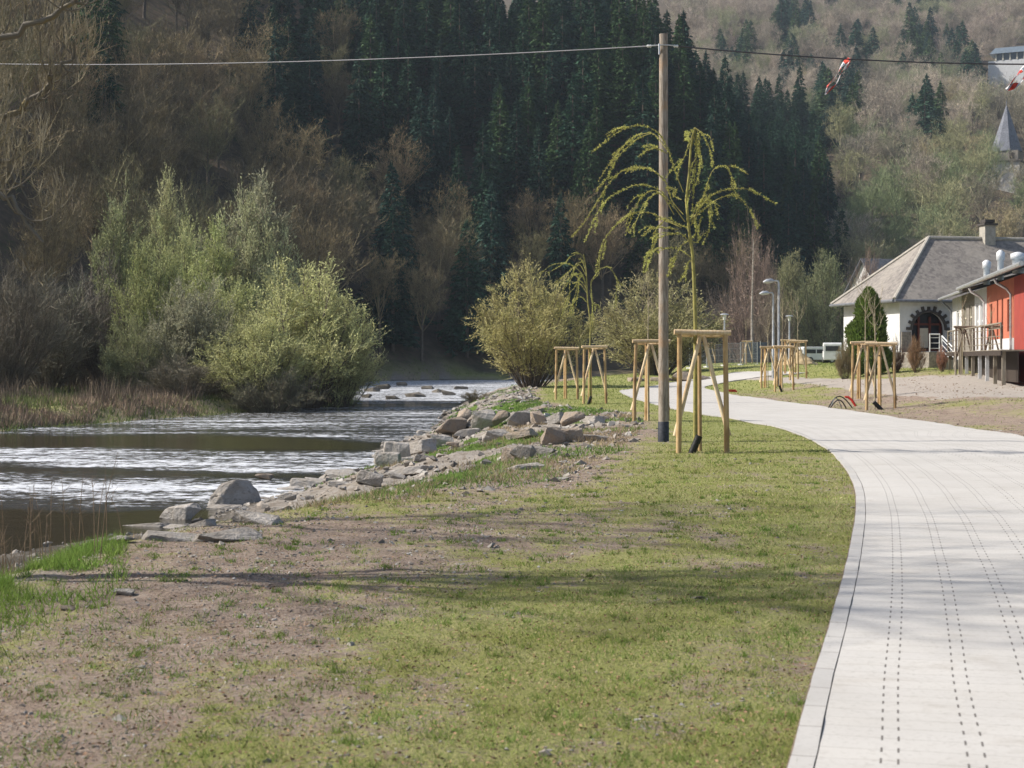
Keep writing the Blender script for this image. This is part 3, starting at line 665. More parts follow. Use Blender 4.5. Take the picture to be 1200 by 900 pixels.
shrub('b', 5, 300, 130, 86, (.17, .15, .11), 'bare_shrub', 'leafless brown shrub cut off at the left end of the far bank')
shrub('b', 400, 405, 70, 101, (.22, .21, .12), 'bare_shrub', 'small thin shrub at the water end of the far bank clump')
shrub('b', 215, 415, 110, 86, (.19, .17, .12), 'bare_shrub', 'low brushy brown shrub just above the water below the willows')
shrub('b', 320, 425, 110, 86, (.18, .17, .11), 'bare_shrub', 'low twiggy shrub at the waterline under the yellow-green willow')
# two rounded shrubs standing on the near bank
shrub('y', 622, 313, 146, 94, (.44, .40, .18), 'willow_shrub', 'round olive-brown willow bush beside the rapids, behind the nearest pair of stake frames')
shrub('y', 768, 324, 150, 128, (.38, .35, .18), 'round_shrub', 'wide round tan bush behind the utility pole')
shrub('b', 560, 455, 40, 92, (.2, .17, .1), 'bare_shrub', 'tiny leafless shrub at the end of the boulder row')
# trees behind the field
rt = [(880, 262, 62, 214, (.27, .195, .15), 'b', 'reddish-brown leafless birch crown behind the tall street lamps'), (925, 300, 80, 222, (.27, .27, .14), 'y', 'olive-green leafing tree left of the grey-roofed house'),
      (968, 300, 84, 216, (.23, .25, .13), 'y', 'dark olive tree touching the left eave of the grey-roofed house'), (905, 320, 50, 208, (.21, .17, .12), 'b', 'small brown leafless tree between the birch and the olive trees'),
      (1015, 292, 46, 150, (.24, .17, .14), 'b', 'slim reddish leafless tree rising behind the green conifer by the house')]
for px_, tp, wp, D_, c_, k_, lb in rt: shrub(k_, px_, tp, wp, D_, c_, 'field_tree', lb, None, cat='tree')
mbb = MB(); tb = g1((882 - 600) / F * 200, 200.); mbb.tube([((882 - 600) / F * 200, 200, tb - .3), ((881 - 600) / F * 200, 200, tb + 9), ((883 - 600) / F * 200, 200, CH + 140 / F * 200)], [.22, .15, .04], 7)
c2 = MB(); k = 500; pc = np.stack([NR.normal(0, 1.4, k) + 282 / F * 200, NR.normal(0, 1.4, k) + 200, tb + NR.uniform(8, 18.5, k)], 1); dv = NR.normal(0, .6, (k, 3)) + (0, 0, .3); dv /= np.linalg.norm(dv, axis=1)[:, None]; c2.blades(pc, dv, .9, .04)
e = empty('birch_tree', (0, 0, 0), label='slender pale birch trunk standing straight left of the tall street lamps', cat='tree'); mbb.build('trunk', M['pale_bark'], e, True); o = c2.build('crown', M['twig'], e); o.color = (.27, .2, .16, 1)
for i, (px_, D_, hp) in enumerate([(857, 228, 330), (870, 232, 345), (842, 236, 352), (905, 240, 335), (940, 238, 330), (985, 236, 322), (1008, 232, 330), (798, 238, 345), (758, 238, 352)]):
    s = (HY - hp) / F * D_ / 14.; X_ = (px_ - 600) / F * D_
    put_tree('b', X_, D_, g1(X_, D_) - .2, s, (.16, .13, .10), 'bare_tree', 'low leafless tree along the foot of the wooded slope behind the field', 'tree', 'leafless trees at the foot of the slope')
# ------------------------------------------------------------------ green conifer by the house, garden shrubs
def cypress(px, top, base_D, wpx, label):
    X_ = (px - 600) / F * base_D; z0 = g1(X_, base_D); h_ = CH + (HY - top) / F * base_D - z0; w_ = wpx / F * base_D / 2
    e = empty('thuja_tree', (X_, base_D, z0), label=label, cat='tree'); t_ = MB(); t_.tube([(0, 0, -.2), (0, 0, h_ * .8)], [.14, .03], 6); t_.build('trunk', M['bark'], e)
    k = 16000; f = NR.uniform(0, 1, k) ** .85; prof = w_ * np.minimum(1, (f * 6 + .5)) * (1 - f ** 2.4) ** .8 * (.85 + .3 * fbm(f * 9, f * 0 + 3, 2, 3)); a = NR.uniform(0, 6.283, k)
    lump = .8 + .42 * vnoise(a * 1.6, f * 6, 90); r_ = prof * lump * np.sqrt(NR.uniform(.45, 1.05, k)); C = np.stack([np.cos(a) * r_, np.sin(a) * r_, f * h_ * 1.0], 1)
    D_ = np.stack([np.cos(a) * .5, np.sin(a) * .5, np.full(k, .9)], 1) + NR.normal(0, .3, (k, 3)); D_ /= np.linalg.norm(D_, axis=1)[:, None]; m = MB(); m.leaves(C, D_, NR.uniform(.12, .3, k), .08)
    o = m.build('foliage', M['leaf'], e); o.color = (.13, .19, .04, 1)
cypress(1018, 340, 84, 50, 'dense green cone-shaped conifer in front of the grey-roofed house')
shrub('y', 990, 398, 22, 83, (.27, .22, .12), 'garden_shrub', 'small tan leafy shrub at the left foot of the green cone-shaped conifer')
shrub('b', 1050, 392, 20, 84.5, (.30, .15, .09), 'garden_shrub', 'rust-brown shrub between the green conifer and the steps')
shrub('y', 1074, 393, 22, 80.6, (.30, .19, .11), 'garden_shrub', 'russet dried shrub on the terrace in front of the arched doorway')
shrub('y', 1104, 404, 14, 77.5, (.36, .19, .13), 'garden_shrub', 'small pinkish-brown shrub left of the grey tub by the deck')

# ------------------------------------------------------------------ tree stakes (tripod frames), saplings, watering pipes
def frame_parts(e, sz, mats, rot, parts=True, seed=0):
    r = random.Random(seed); H = 2.15; A = (-.46 * sz, -.33, 0); B = (.46 * sz, -.30, 0); C = (.02, .42, 0); j = lambda q: r.uniform(-q, q)
    def post(p, top, rad=.048):
        m = MB(); m.tube([(p[0] * 1.03, p[1] * 1.03, -.35), ((p[0] * 1.03 + top[0]) / 2 + j(.015), (p[1] + top[1]) / 2 + j(.015), H / 2), top], [rad * 1.1, rad, rad * .95], 10); return m
    tA, tB, tC = (A[0] * .93 + j(.02), A[1] * .93, H), (B[0] * .93 + j(.02), B[1] * .93, H - .01), (C[0], C[1] * .9, H - .02)
    for p, t in ((A, tA), (B, tB), (C, tC)): post(p, t).build('post', mats[0], e, True)
    def rail(a, b_, z, ext=.1):
        a, b_ = Vector((a[0], a[1], z)), Vector((b_[0], b_[1], z + j(.015))); d = (b_ - a).normalized(); m = MB(); m.tube([a - d * ext, (a + b_) / 2 + Vector((0, 0, j(.01))), b_ + d * ext], [.052, .055, .05], 10); return m
    rail(tA, tB, H + .045).build('rail', mats[1], e, True); rail(tA, tC, H + .005, .02).build('rail', mats[1], e, True); rail(tB, tC, H + .002, .02).build('rail', mats[1], e, True)
    for q, t in ((A, tA), (B, tB)):
        m = MB(); s_ = Vector((.03 * (1 if q is B else -1), -.24, H - .03)); en = Vector((q[0] * 1.14, q[1] * 1.1 + .1, .30)); m.tube([s_, (s_ + en) / 2 + Vector((j(.02), j(.02), 0)), en], [.04, .042, .045], 9); m.build('brace', mats[2], e, True)
    m = MB(); m.tube([(.06, .3, -.35), (.05, .3, H * .5), (.04, .3, H - .06)], .04, 9); m.build('post', mats[0], e, True)
    # coir tie
    m = MB(); m.tube([(.02, .30, H - .35), (.02, .12, H - .34), (.0, -.02, H - .34), (-.05, .06, H - .35), (.02, .28, H - .37)], .012, 5); m.build('tie', M['bark'], e, True)
def stakes(px, py, D, rz, label, group='tripod stake frames along the path', sz=1.0, mats=None, seed=0, s=1.0):
    if D is None: g = ground_at(px, py)
    else: g = Vector(((px - 600) / F * D, D, g1((px - 600) / F * D, D)))
    e = empty('tree_stake_frame', g, rz, label=label, cat='tree stakes', group=group); e.scale = (s, s, s)
    frame_parts(e, sz, mats or (M['stake'], M['rail'], M['brace']), 0, seed=seed); return g
def leafy_branch(br, lv, pts, r0, r1, leaf=.037, dens=46, depth=0.0, base=None):
    """a drooping branch with tufts of small narrow leaves"""
    n = len(pts); L = 0; fine = []
    for i in range(n - 1):
        p0 = pts[max(i - 1, 0)]; p1 = pts[i]; p2 = pts[i + 1]; p3 = pts[min(i + 2, n - 1)]
        for k in range(4):
            t = k / 4; fine.append(.5 * ((2 * p1) + (-p0 + p2) * t + (2 * p0 - 5 * p1 + 4 * p2 - p3) * t * t + (-p0 + 3 * p1 - 3 * p2 + p3) * t ** 3))
    fine.append(pts[-1]); m = len(fine)
    br.tube(fine, [r0 + (r1 - r0) * i / (m - 1) for i in range(m)], 5, False)
    A = np.array([tuple(q) for q in fine]); seg = np.linalg.norm(np.diff(A, axis=0), axis=1); cum = np.concatenate([[0], np.cumsum(seg)]); k = int(cum[-1] * dens)
    if k < 1: return
    t = NR.uniform(.12, 1, k) * cum[-1]; Pp = np.stack([np.interp(t, cum, A[:, q]) for q in range(3)], 1); T = np.stack([np.interp(np.minimum(t + .05, cum[-1]), cum, A[:, q]) for q in range(3)], 1) - Pp
    T /= np.linalg.norm(T, axis=1)[:, None] + 1e-6
    for q in range(4):
        D_ = T * .6 + NR.normal(0, .55, (k, 3)); D_ /= np.linalg.norm(D_, axis=1)[:, None]; lv.leaves(Pp + NR.normal(0, .008, (k, 3)), D_, leaf * NR.uniform(.6, 1.35, k), leaf * .3)
def weeping(D, trunk, leaders, brs, ox, oy, sc, label, color, spread=.7, seed=1, twigs=0):
    """built from branch courses measured in the photograph at the tree's distance, spread in depth round the trunk"""
    r = random.Random(seed); tx = ox + trunk[0][0] / sc; base = ground_at(*trunk[-1][2:]) if False else None
    def w(p, dep): return P(ox + p[0] / sc, oy + p[1] / sc, D) + Vector((0, dep, 0))
    X0 = (ox + trunk[0][0] / sc - 600) / F * D; z0 = g1(X0, D); e = empty('willow_sapling', (X0, D, z0), label=label, cat='young tree'); off = Vector((X0, D, z0))
    t_ = MB(); tp = [Vector((0, 0, -.1))] + [w(p, 0) - off for p in trunk]; t_.tube(tp, [.045] + [.036 - .022 * i / len(trunk) for i in range(len(trunk))], 8, False); t_.build('trunk', M['willow_bark'], e, True)
    br = MB(); lv = MB()
    for b_ in leaders + brs:
        dep = r.uniform(-1, 1) * spread; m = len(b_); pts = [w(p, dep * (i / (m - 1)) ** .8) - off for i, p in enumerate(b_)]; leafy_branch(br, lv, pts, .014 if b_ in leaders else .010, .003)
        if b_ in brs:
            for q in range(2):      # side shoots
                i = r.randrange(1, max(2, m - 1)); p = pts[i]; dd = (pts[min(i + 1, m - 1)] - pts[i - 1]).normalized()
                s1 = p + dd * .12 + Vector((r.uniform(-.1, .1), r.uniform(-.2, .2), .03)); s2 = s1 + dd * .22 + Vector((r.uniform(-.08, .08), r.uniform(-.2, .2), -.08)); leafy_branch(br, lv, [p, s1, s2], .006, .002)
    br.build('branch', M['willow_bark'], e, True); o = lv.build('leaves', M['leaf'], e); o.color = (*color, 1)
    return e
# nearest frame with the tall weeping willow
stakes(820, 533, 28.8, .05, 'nearest and largest tripod frame of peeled wooden stakes, right of the utility pole', seed=1, sz=.95)
weeping(28.8, [(715, 1160), (707, 900), (700, 780), (680, 640), (665, 480), (680, 350), (690, 200), (712, 90)], [],
    [[(650, 440), (600, 320), (560, 210), (510, 130), (430, 92), (350, 100), (260, 150), (145, 245)], [(560, 210), (500, 120), (440, 110), (380, 130), (330, 180), (270, 250), (205, 350)], [(480, 120), (400, 150), (300, 240), (270, 310)],
     [(650, 560), (590, 480), (560, 380), (500, 320), (430, 290), (350, 300), (290, 340), (240, 400), (190, 480), (120, 590), (55, 665)], [(660, 600), (560, 470), (500, 420), (410, 400), (320, 430), (250, 470), (180, 560), (115, 710)],
     [(640, 630), (560, 590), (480, 545), (380, 545), (290, 610), (230, 690), (200, 790), (185, 880)], [(560, 470), (500, 425), (450, 440), (400, 510), (350, 660)], [(600, 560), (520, 450), (440, 500), (390, 600), (350, 670)], [(560, 230), (500, 210), (440, 230), (400, 262)], [(500, 330), (470, 300), (420, 290), (330, 300)],
     [(700, 590), (740, 510), (770, 400), (800, 330), (860, 315), (890, 380), (910, 440)], [(690, 620), (720, 570), (800, 500), (870, 465), (940, 470), (1000, 530), (1045, 640)], [(690, 600), (760, 500), (830, 440), (920, 415), (1010, 415), (1090, 450), (1170, 490)], [(690, 600), (730, 500), (770, 470), (800, 520), (805, 620), (770, 710)],
     [(700, 610), (750, 470), (780, 500), (790, 590)], [(712, 90), (735, 120), (742, 200), (745, 280), (738, 380)], [(712, 90), (750, 130), (785, 210), (800, 290)], [(705, 100), (670, 140), (630, 190)], [(705, 110), (680, 180), (650, 260), (600, 320)], [(700, 110), (720, 200), (715, 300), (705, 420), (700, 540)], [(712, 90), (725, 230), (690, 310), (680, 420)], [(690, 600), (715, 560), (735, 640), (700, 690)],
     [(690, 720), (640, 670), (580, 670), (500, 700), (470, 780), (440, 870)], [(690, 790), (620, 740), (560, 740), (520, 760)], [(700, 800), (670, 830), (655, 895)], [(690, 640), (600, 600), (560, 590)], [(690, 700), (650, 720), (620, 780), (580, 885)], [(690, 700), (730, 710), (730, 650), (740, 600)], [(620, 640), (500, 630), (430, 680)], [(640, 480), (600, 450), (610, 410), (570, 400)], [(560, 580), (500, 650), (490, 740), (460, 800)]],
    660, 130, 4.615, 'tall young weeping willow with arching yellow-green shoots in the nearest stake frame', (.52, .52, .16), .8, 3)
stakes(760, 494, 43.2, .12, 'tripod stake frame half hidden behind the foot of the utility pole', seed=2)
stakes(663, 465, 67, .1, 'left frame of the pair of tripod stake frames in front of the round olive bush', seed=3)
stakes(694, 471, 60.5, .3, 'right frame of the pair of tripod stake frames in front of the round olive bush', seed=4)
weeping(60.5, [(757, 800), (757, 610), (762, 500), (745, 380), (740, 290), (735, 180), (720, 90)], [[(765, 480), (770, 380), (760, 260), (775, 230), (800, 190)]],
    [[(740, 270), (700, 190), (650, 150), (600, 140), (540, 145), (490, 180), (450, 230)], [(735, 180), (720, 110), (690, 85), (650, 100), (620, 130), (570, 165), (510, 200)], [(740, 290), (690, 230), (660, 200), (640, 260), (640, 340), (620, 400)], [(740, 300), (700, 240), (680, 300), (660, 380), (650, 450)],
     [(735, 220), (700, 150), (670, 170), (655, 220), (600, 300)], [(740, 320), (700, 260), (690, 300), (680, 390)], [(745, 380), (710, 345), (680, 350), (650, 390)], [(740, 240), (720, 140), (690, 140), (640, 180), (560, 250)], [(735, 260), (700, 210), (690, 260), (690, 330)], [(740, 330), (720, 220), (700, 215), (670, 280), (630, 330), (590, 450)],
     [(770, 250), (800, 190), (850, 165), (890, 190), (920, 250), (945, 275)], [(880, 180), (915, 240), (910, 330), (900, 430)], [(775, 240), (810, 200), (815, 150), (830, 70), (862, 0)], [(765, 320), (780, 380), (800, 380), (790, 420)], [(755, 300), (765, 360), (770, 430), (765, 520)]],
    540, 280, 5.0, 'smaller young weeping willow in the frame right of the round olive bush', (.48, .48, .15), 1.0, 8)
stakes(1009, 452, 61, .1, 'farther frame of the pair of stake frames in front of the green conifer', seed=5)
stakes(1031, 465, 52.5, -.12, 'closer frame of the pair of stake frames in front of the green conifer', seed=6)
stakes(917, 447, 77, .1, 'tallest-looking frame of the cluster below the two tall street lamps', seed=7)
stakes(899, 445, 84, .25, 'left frame of the cluster below the two tall street lamps', seed=8)
stakes(935, 440, 90, -.1, 'right frame of the cluster below the two tall street lamps', seed=9)
stakes(922, 438, 101, .2, 'farthest frame of the cluster below the two tall street lamps, in its middle', seed=10)
stakes(875, 431, 150, .1, 'small distant stake frame left of the lamps, by the far end of the path', seed=11)
stakes(832, 431, 165, .3, 'most distant stake frame, standing by the mesh fence panels', seed=12)
OM = (M['oldstake'],) * 3  # dark grey wood: weathering, plus the shade by the deck mixed into the colour
stakes(1128, 431, 73, .1, 'weathered, shade-grey stake frame in front of the deck, leftmost of three', 'weathered stake frames by the deck', mats=OM, seed=13)
stakes(1161, 431, 70, -.1, 'weathered, shade-grey stake frame in front of the deck, middle one of three', 'weathered stake frames by the deck', mats=OM, seed=14)
stakes(1196, 431, 67, .15, 'weathered, shade-grey stake frame in front of the deck, rightmost of three', 'weathered stake frames by the deck', mats=OM, seed=15)
# thin bare saplings
def sapling(px, D, top, seed, color, label, w_=.35, fork=.62, n=9, name='sapling'):
    r = random.Random(seed); X0 = (px - 600) / F * D; z0 = g1(X0, D); h_ = CH + (HY - top) / F * D - z0
    e = empty(name, (X0, D, z0), r.uniform(0, 6), label=label, cat='young tree'); t_ = MB(); t_.tube([(0, 0, -.1), (.02, .01, h_ * .5), (0, 0, h_ * .93)], [.03, .022, .006], 7, False); t_.build('trunk', M['greybark'], e, True)
    b_ = MB()
    for i in range(n):
        a = i * 2.4 + r.uniform(-.3, .3); zb = h_ * (fork + (1 - fork) * r.random() * .75); L = w_ * h_ * .5 * r.uniform(.5, 1.1)
        p = [Vector((0, 0, zb)), Vector((math.cos(a) * L * .4, math.sin(a) * L * .4, zb + L * .45)), Vector((math.cos(a) * L * .65, math.sin(a) * L * .65, min(h_, zb + L * 1.25)))]; b_.tube(p, [.010, .007, .003], 4, False)
        for k in range(3):
            q = p[1] + (p[2] - p[1]) * r.random(); b_.tube([q, q + Vector((r.uniform(-.2, .2), r.uniform(-.2, .2), r.uniform(.15, .4))) * (h_ / 4)], [.005, .002], 3, False)
    o = b_.build('branch', M['greybark'], e, True); e.children[0].color = (1, 1, 1, 1)
sapling(1014, 61, 330, 1, None, 'thin bare sapling standing in the farther stake frame by the green conifer')
sapling(1025, 52.5, 338, 2, None, 'thin bare sapling standing in the closer stake frame by the green conifer')
sapling(917, 77, 350, 3, None, 'bare sapling with upswept twigs in the tallest-looking frame of the lamp cluster')
sapling(900, 84, 362, 4, None, 'small bare sapling in the left frame of the lamp cluster')
sapling(935, 90, 345, 5, None, 'bare sapling with a vase-shaped top in the right frame of the lamp cluster', .5)
sapling(874, 150, 372, 6, None, 'tiny yellowish bare sapling in the distant stake frame left of the lamps')
sapling(760, 43.2, 330, 7, None, 'slim bare sapling in the frame behind the utility pole', .2)
sapling(1128, 73, 345, 8, None, 'thin bare sapling in the leftmost weathered frame by the deck', .2)
sapling(1161, 70, 350, 9, None, 'thin bare sapling in the middle weathered frame by the deck', .2)
# black watering pipes
def pipe(px, py, D, lean, label, L=.34, r_=.055):
    X0 = (px - 600) / F * D; z0 = g1(X0, D); e = MB(); p1 = Vector((lean, -.05, 1)).normalized() * L
    n = 9; e.tube([Vector((0, 0, -.1)) + (p1 + Vector((0, 0, .1))) * (i / n) for i in range(n + 1)], [r_ * (1.08 if i % 2 else .96) for i in range(n + 1)], 12, False); e.tube([p1, p1 * .9], [r_, r_ * .6], 12)
    o = e.build('watering_pipe', M['rubber'], None, True); o.location = (X0, D, z0); tag(o, label, 'pipe', 'black watering pipes at the saplings')
pipe(808, 532, 28.4, .55, 'black corrugated watering pipe leaning at the foot of the nearest stake frame', .36, .065)
pipe(688, 471, 59.5, .5, 'black watering pipe at the foot of the frames before the round olive bush')
pipe(1036, 466, 52, -1.4, 'black watering pipe lying slanted at the closer frame by the green conifer', .42, .07)
pipe(917, 447, 76, -.5, 'short black watering pipe at the foot of the lamp cluster frames')

# ------------------------------------------------------------------ utility pole and cables
pD = 32.7; pX = 177.5 / F * pD; pz = g1(pX, pD); pT = CH + 380 / F * pD
e = empty('utility_pole', (pX, pD, pz), label='tall weathered wooden utility pole with a dark sleeve at its foot', cat='pole')
m = MB(); hh = pT - pz; m.tube([(0, 0, .42), (0, 0, hh * .5), (0, 0, hh)], [.108, .098, .088], 20); m.build('shaft', M['pole'], e, True)
m = MB(); m.tube([(0, 0, -.3), (0, 0, .42), (0, 0, .43)], [.118, .116, .11], 20); m.build('foot_sleeve', M['tar'], e, True)
m = MB(); m.tube([(-.30, -.02, hh - .25), (-.1, -.1, hh - .25), (.1, -.1, hh - .25), (.26, 0, hh - .24)], .014, 6); m.tube([(-.1, -.1, hh - .22), (-.1, -.12, hh - .45)], .02, 6); m.build('hook', M['metal'], e, True)
m = MB(); m.tube([(-.17, 0, hh - .27), (-.17, 0, hh - .2), (-.17, 0, hh - .17), (-.17, 0, hh - .02)], [.01, .01, .008, .006], 8); m.build('hook', M['darkcable'], e, True)
for xx in (-.30, .26):
    m = MB(); m.tube([(xx - .05, 0, hh - .25), (xx - .03, 0, hh - .25), (xx, 0, hh - .25), (xx + .03, 0, hh - .25), (xx + .05, 0, hh - .25)], [.018, .032, .022, .032, .018], 10); m.build('insulator', M['porcelain'], e, True)
def catenary(a, b_, sag, n=40): return [a + (b_ - a) * (i / n) - Vector((0, 0, sag * 4 * (i / n) * (1 - i / n))) for i in range(n + 1)]
a = Vector((pX - .32, pD, pT - .25))
m = MB(); m.tube(catenary(a, P(-320, 62, 50), .38), .012, 6); tag(m.build('overhead_cable', M['cable'], None, True), 'pale overhead cable running from the pole top to the left', 'cable')
a2 = Vector((pX + .28, pD, pT - .25))
cab = catenary(a2, P(1330, 74, 33), .15); m = MB(); m.tube(cab, .016, 6); tag(m.build('overhead_cable', M['darkcable'], None, True), 'dark overhead cable running from the pole top to the right', 'cable')
# red and white warning tape loops hanging on the cable
def tapemat():
    b = NB('warning_tape'); uvn = b.n('ShaderNodeTexCoord'); sx = b.n('ShaderNodeSeparateXYZ'); b.l(uvn.outputs['UV'], sx.inputs[0])
    f = b.math('FRACT', b.math('ADD', b.math('MULTIPLY', sx.outputs[1], 5.2), b.math('MULTIPLY', sx.outputs[0], .35))); c = b.mix(b.math('LESS_THAN', f, .5), (.75, .75, .74), (.68, .07, .035)); b.prin(c, .4, .5); return b.m
M['tape'] = tapemat()
def tape(start, dx, dz, name_label, wob=.03, gap=.10, seed=0):
    """a closed loop of plastic tape blown sideways"""
    n = 40; r = random.Random(seed); mid = []
    for i in range(n + 1):
        t = i / n * 2; s_ = t if t <= 1 else 2 - t; side = 1 if t <= 1 else -1; bul = math.sin(math.pi * s_) * gap / 2 * side
        d = Vector((dx, 0, dz)); nrm = Vector((-dz, 0, dx)).normalized()
        mid.append(start + d * s_ + nrm * bul + Vector((0, .04 * math.sin(7 * t), 0)) + nrm * wob * math.sin(9 * t + seed))
    V = []; W_ = .2
    for i, p in enumerate(mid):
        ang = 1.2 * math.sin(i * .35 + seed); wv_ = Vector((.25 * math.sin(ang), math.cos(ang), .65 * math.sin(ang))).normalized() * W_ / 2; q = Vector((.002, 0, .002)); V += [p - wv_ - q, p + wv_ - q, p + wv_ + q, p - wv_ + q]
    mb = MB(); i0 = np.arange(n) * 4; fc = [np.stack([i0 + k, i0 + (k + 1) % 4, i0 + 4 + (k + 1) % 4, i0 + 4 + k], 1) for k in range(4)]; mb.add([tuple(v) for v in V], np.concatenate(fc)); me = mb.mesh('warning_tape', M['tape'], True)
    uv = me.uv_layers.new(name='UVMap'); 
    for lp in me.loops: uv.data[lp.index].uv = ((lp.vertex_index % 4 in (1, 2)) * 1.0, (lp.vertex_index // 4) / n)
    tag(link('warning_tape', me), name_label, 'tape', 'warning tapes on the cable')
c1 = min(cab, key=lambda q: abs(600 + F * q.x / q.y - 994)); sD = c1.y
tape(c1 + Vector((0, 0, .0)), -27 / F * sD, -38 / F * sD, 'red and white tape loop fluttering from the cable right of the pole', .03, .10, 1)
c1 = min(cab, key=lambda q: abs(600 + F * q.x / q.y - 1215)); tape(c1 + Vector((0, 0, 0)), -30 / F * sD, -30 / F * sD, 'red and white tape loop at the right edge before the hilltop building', .02, .14, 2)

# ------------------------------------------------------------------ street lamps
def lamp(px, D, top, label, arm=0, base_w=.075, name='street_lamp'):
    X0 = (px - 600) / F * D; z0 = g1(X0, D); h_ = CH + (HY - top) / F * D - z0
    e = empty(name, (X0, D, z0), label=label, cat='street lamp'); m = MB()
    m.tube([(0, 0, -.3), (0, 0, h_ * .35), (0, 0, h_ * .36), (0, 0, h_ - .12)], [base_w * 1.3, base_w * 1.25, base_w, base_w * .8], 10); m.build('post', M['metal'], e, True)
    if arm:
        m = MB(); m.tube([(0, 0, h_ - .12), (-.05, 0, h_ - .02), (arm * .35, 0, h_), (arm * .5, 0, h_ - .02)], [.05, .045, .04, .04], 8); m.build('arm', M['metal'], e, True)
        m = MB(); m.tube([(arm * .35, 0, h_ - .02), (arm * .5, 0, h_ - .0), (arm * .85, 0, h_ - .03), (arm * 1.1, 0, h_ - .08)], [.06, .12, .13, .05], 12); o = m.build('lamp_head', M['metal'], e, True)
    else:
        m = MB(); m.tube([(0, 0, h_ - .45), (0, 0, h_ - .1), (0, 0, h_ - .05)], [.09, .16, .16], 12); m.build('lamp_head', M['porcelain'], e, True)
        m = MB(); m.tube([(0, 0, h_ - .06), (0, 0, h_ + .02), (0, 0, h_ + .05)], [.34, .26, .05], 14); m.build('lamp_cap', M['metal'], e, True)
lamp(912.5, 84, 329, 'taller grey street lamp with its head reaching left, above the stake frame cluster', -.75)
lamp(906, 96, 343, 'shorter grey street lamp left of the taller one, head reaching left', -.75)
lamp(849, 118, 368, 'small lamp with a round cap left of the mesh fence panels')
lamp(925, 134, 370, 'distant small round-capped lamp right of the tall street lamps')
# ------------------------------------------------------------------ mesh fence, vans and sand heap behind the field
def panel(x0, y0, x1, y1, H_, name, label, mat, pm=None, n=18, group=None, rows_=5):
    e = empty(name, (x0, y0, g1(x0, y0)), math.atan2(y1 - y0, x1 - x0), label=label, cat='fence', group=group); L = math.hypot(x1 - x0, y1 - y0)
    for xx in (0, L): m = MB(); m.tube([(xx, 0, -.05), (xx, 0, H_)], .035, 8); m.build('post', mat, e, True)
    m = MB()
    for i in range(1, n): m.tube([(L * i / n, 0, .08), (L * i / n, 0, H_ - .03)], .010, 4, False)
    for k in range(rows_): m.tube([(0, 0, .1 + (H_ - .15) * k / (rows_ - 1)), (L, 0, .1 + (H_ - .15) * k / (rows_ - 1))], .016 if k in (0, rows_ - 1) else .009, 4, False)
    m.build('mesh_infill', mat, e)
    for xx in (0, L): m = MB(); m.box((xx, 0, .06), (.22, .65, .12)); m.build('concrete_foot', M['porcelain'], e)
for i in range(4):
    D_ = 138 + i * 1.2; x0 = (808 + i * 20 - 600) / F * D_
    panel(x0, D_, x0 + 1.65, D_ + .9, 2.1, 'fence_panel', ['leftmost', 'second from left', 'third from left', 'rightmost'][i] + ' of the four temporary mesh fence panels behind the nearest stake frame', M['metal'], group='temporary mesh fence panels')
M['slate_net'] = simple('blue_grey_net', (.13, .15, .20), (.09, .10, .14), 2, .8); M['white_paint'] = simple('white_paint', (.72, .73, .74), (.64, .65, .66), 2, .45, bump=.05); M['glassdark'] = simple('dark_glass', (.03, .035, .04), (.02, .022, .028), 2, .08, .6, bump=0)
m = MB(); D_ = 158; x0, x1 = (873 - 600) / F * D_, (900 - 600) / F * D_; z0 = g1(x0, D_)
e = empty('screen_fence', (x0, D_, z0), label='blue-grey net-covered site screen between the mesh panels and the lamps', cat='fence'); m.box(((x1 - x0) / 2, 0, 1.15), (x1 - x0, .05, 2.0)); m.build('net', M['slate_net'], e)
for k in range(4): m = MB(); m.tube([((x1 - x0) * k / 3, -.06, -.1), ((x1 - x0) * k / 3, -.06, 2.3)], .04, 6); m.build('post', M['metal'], e)
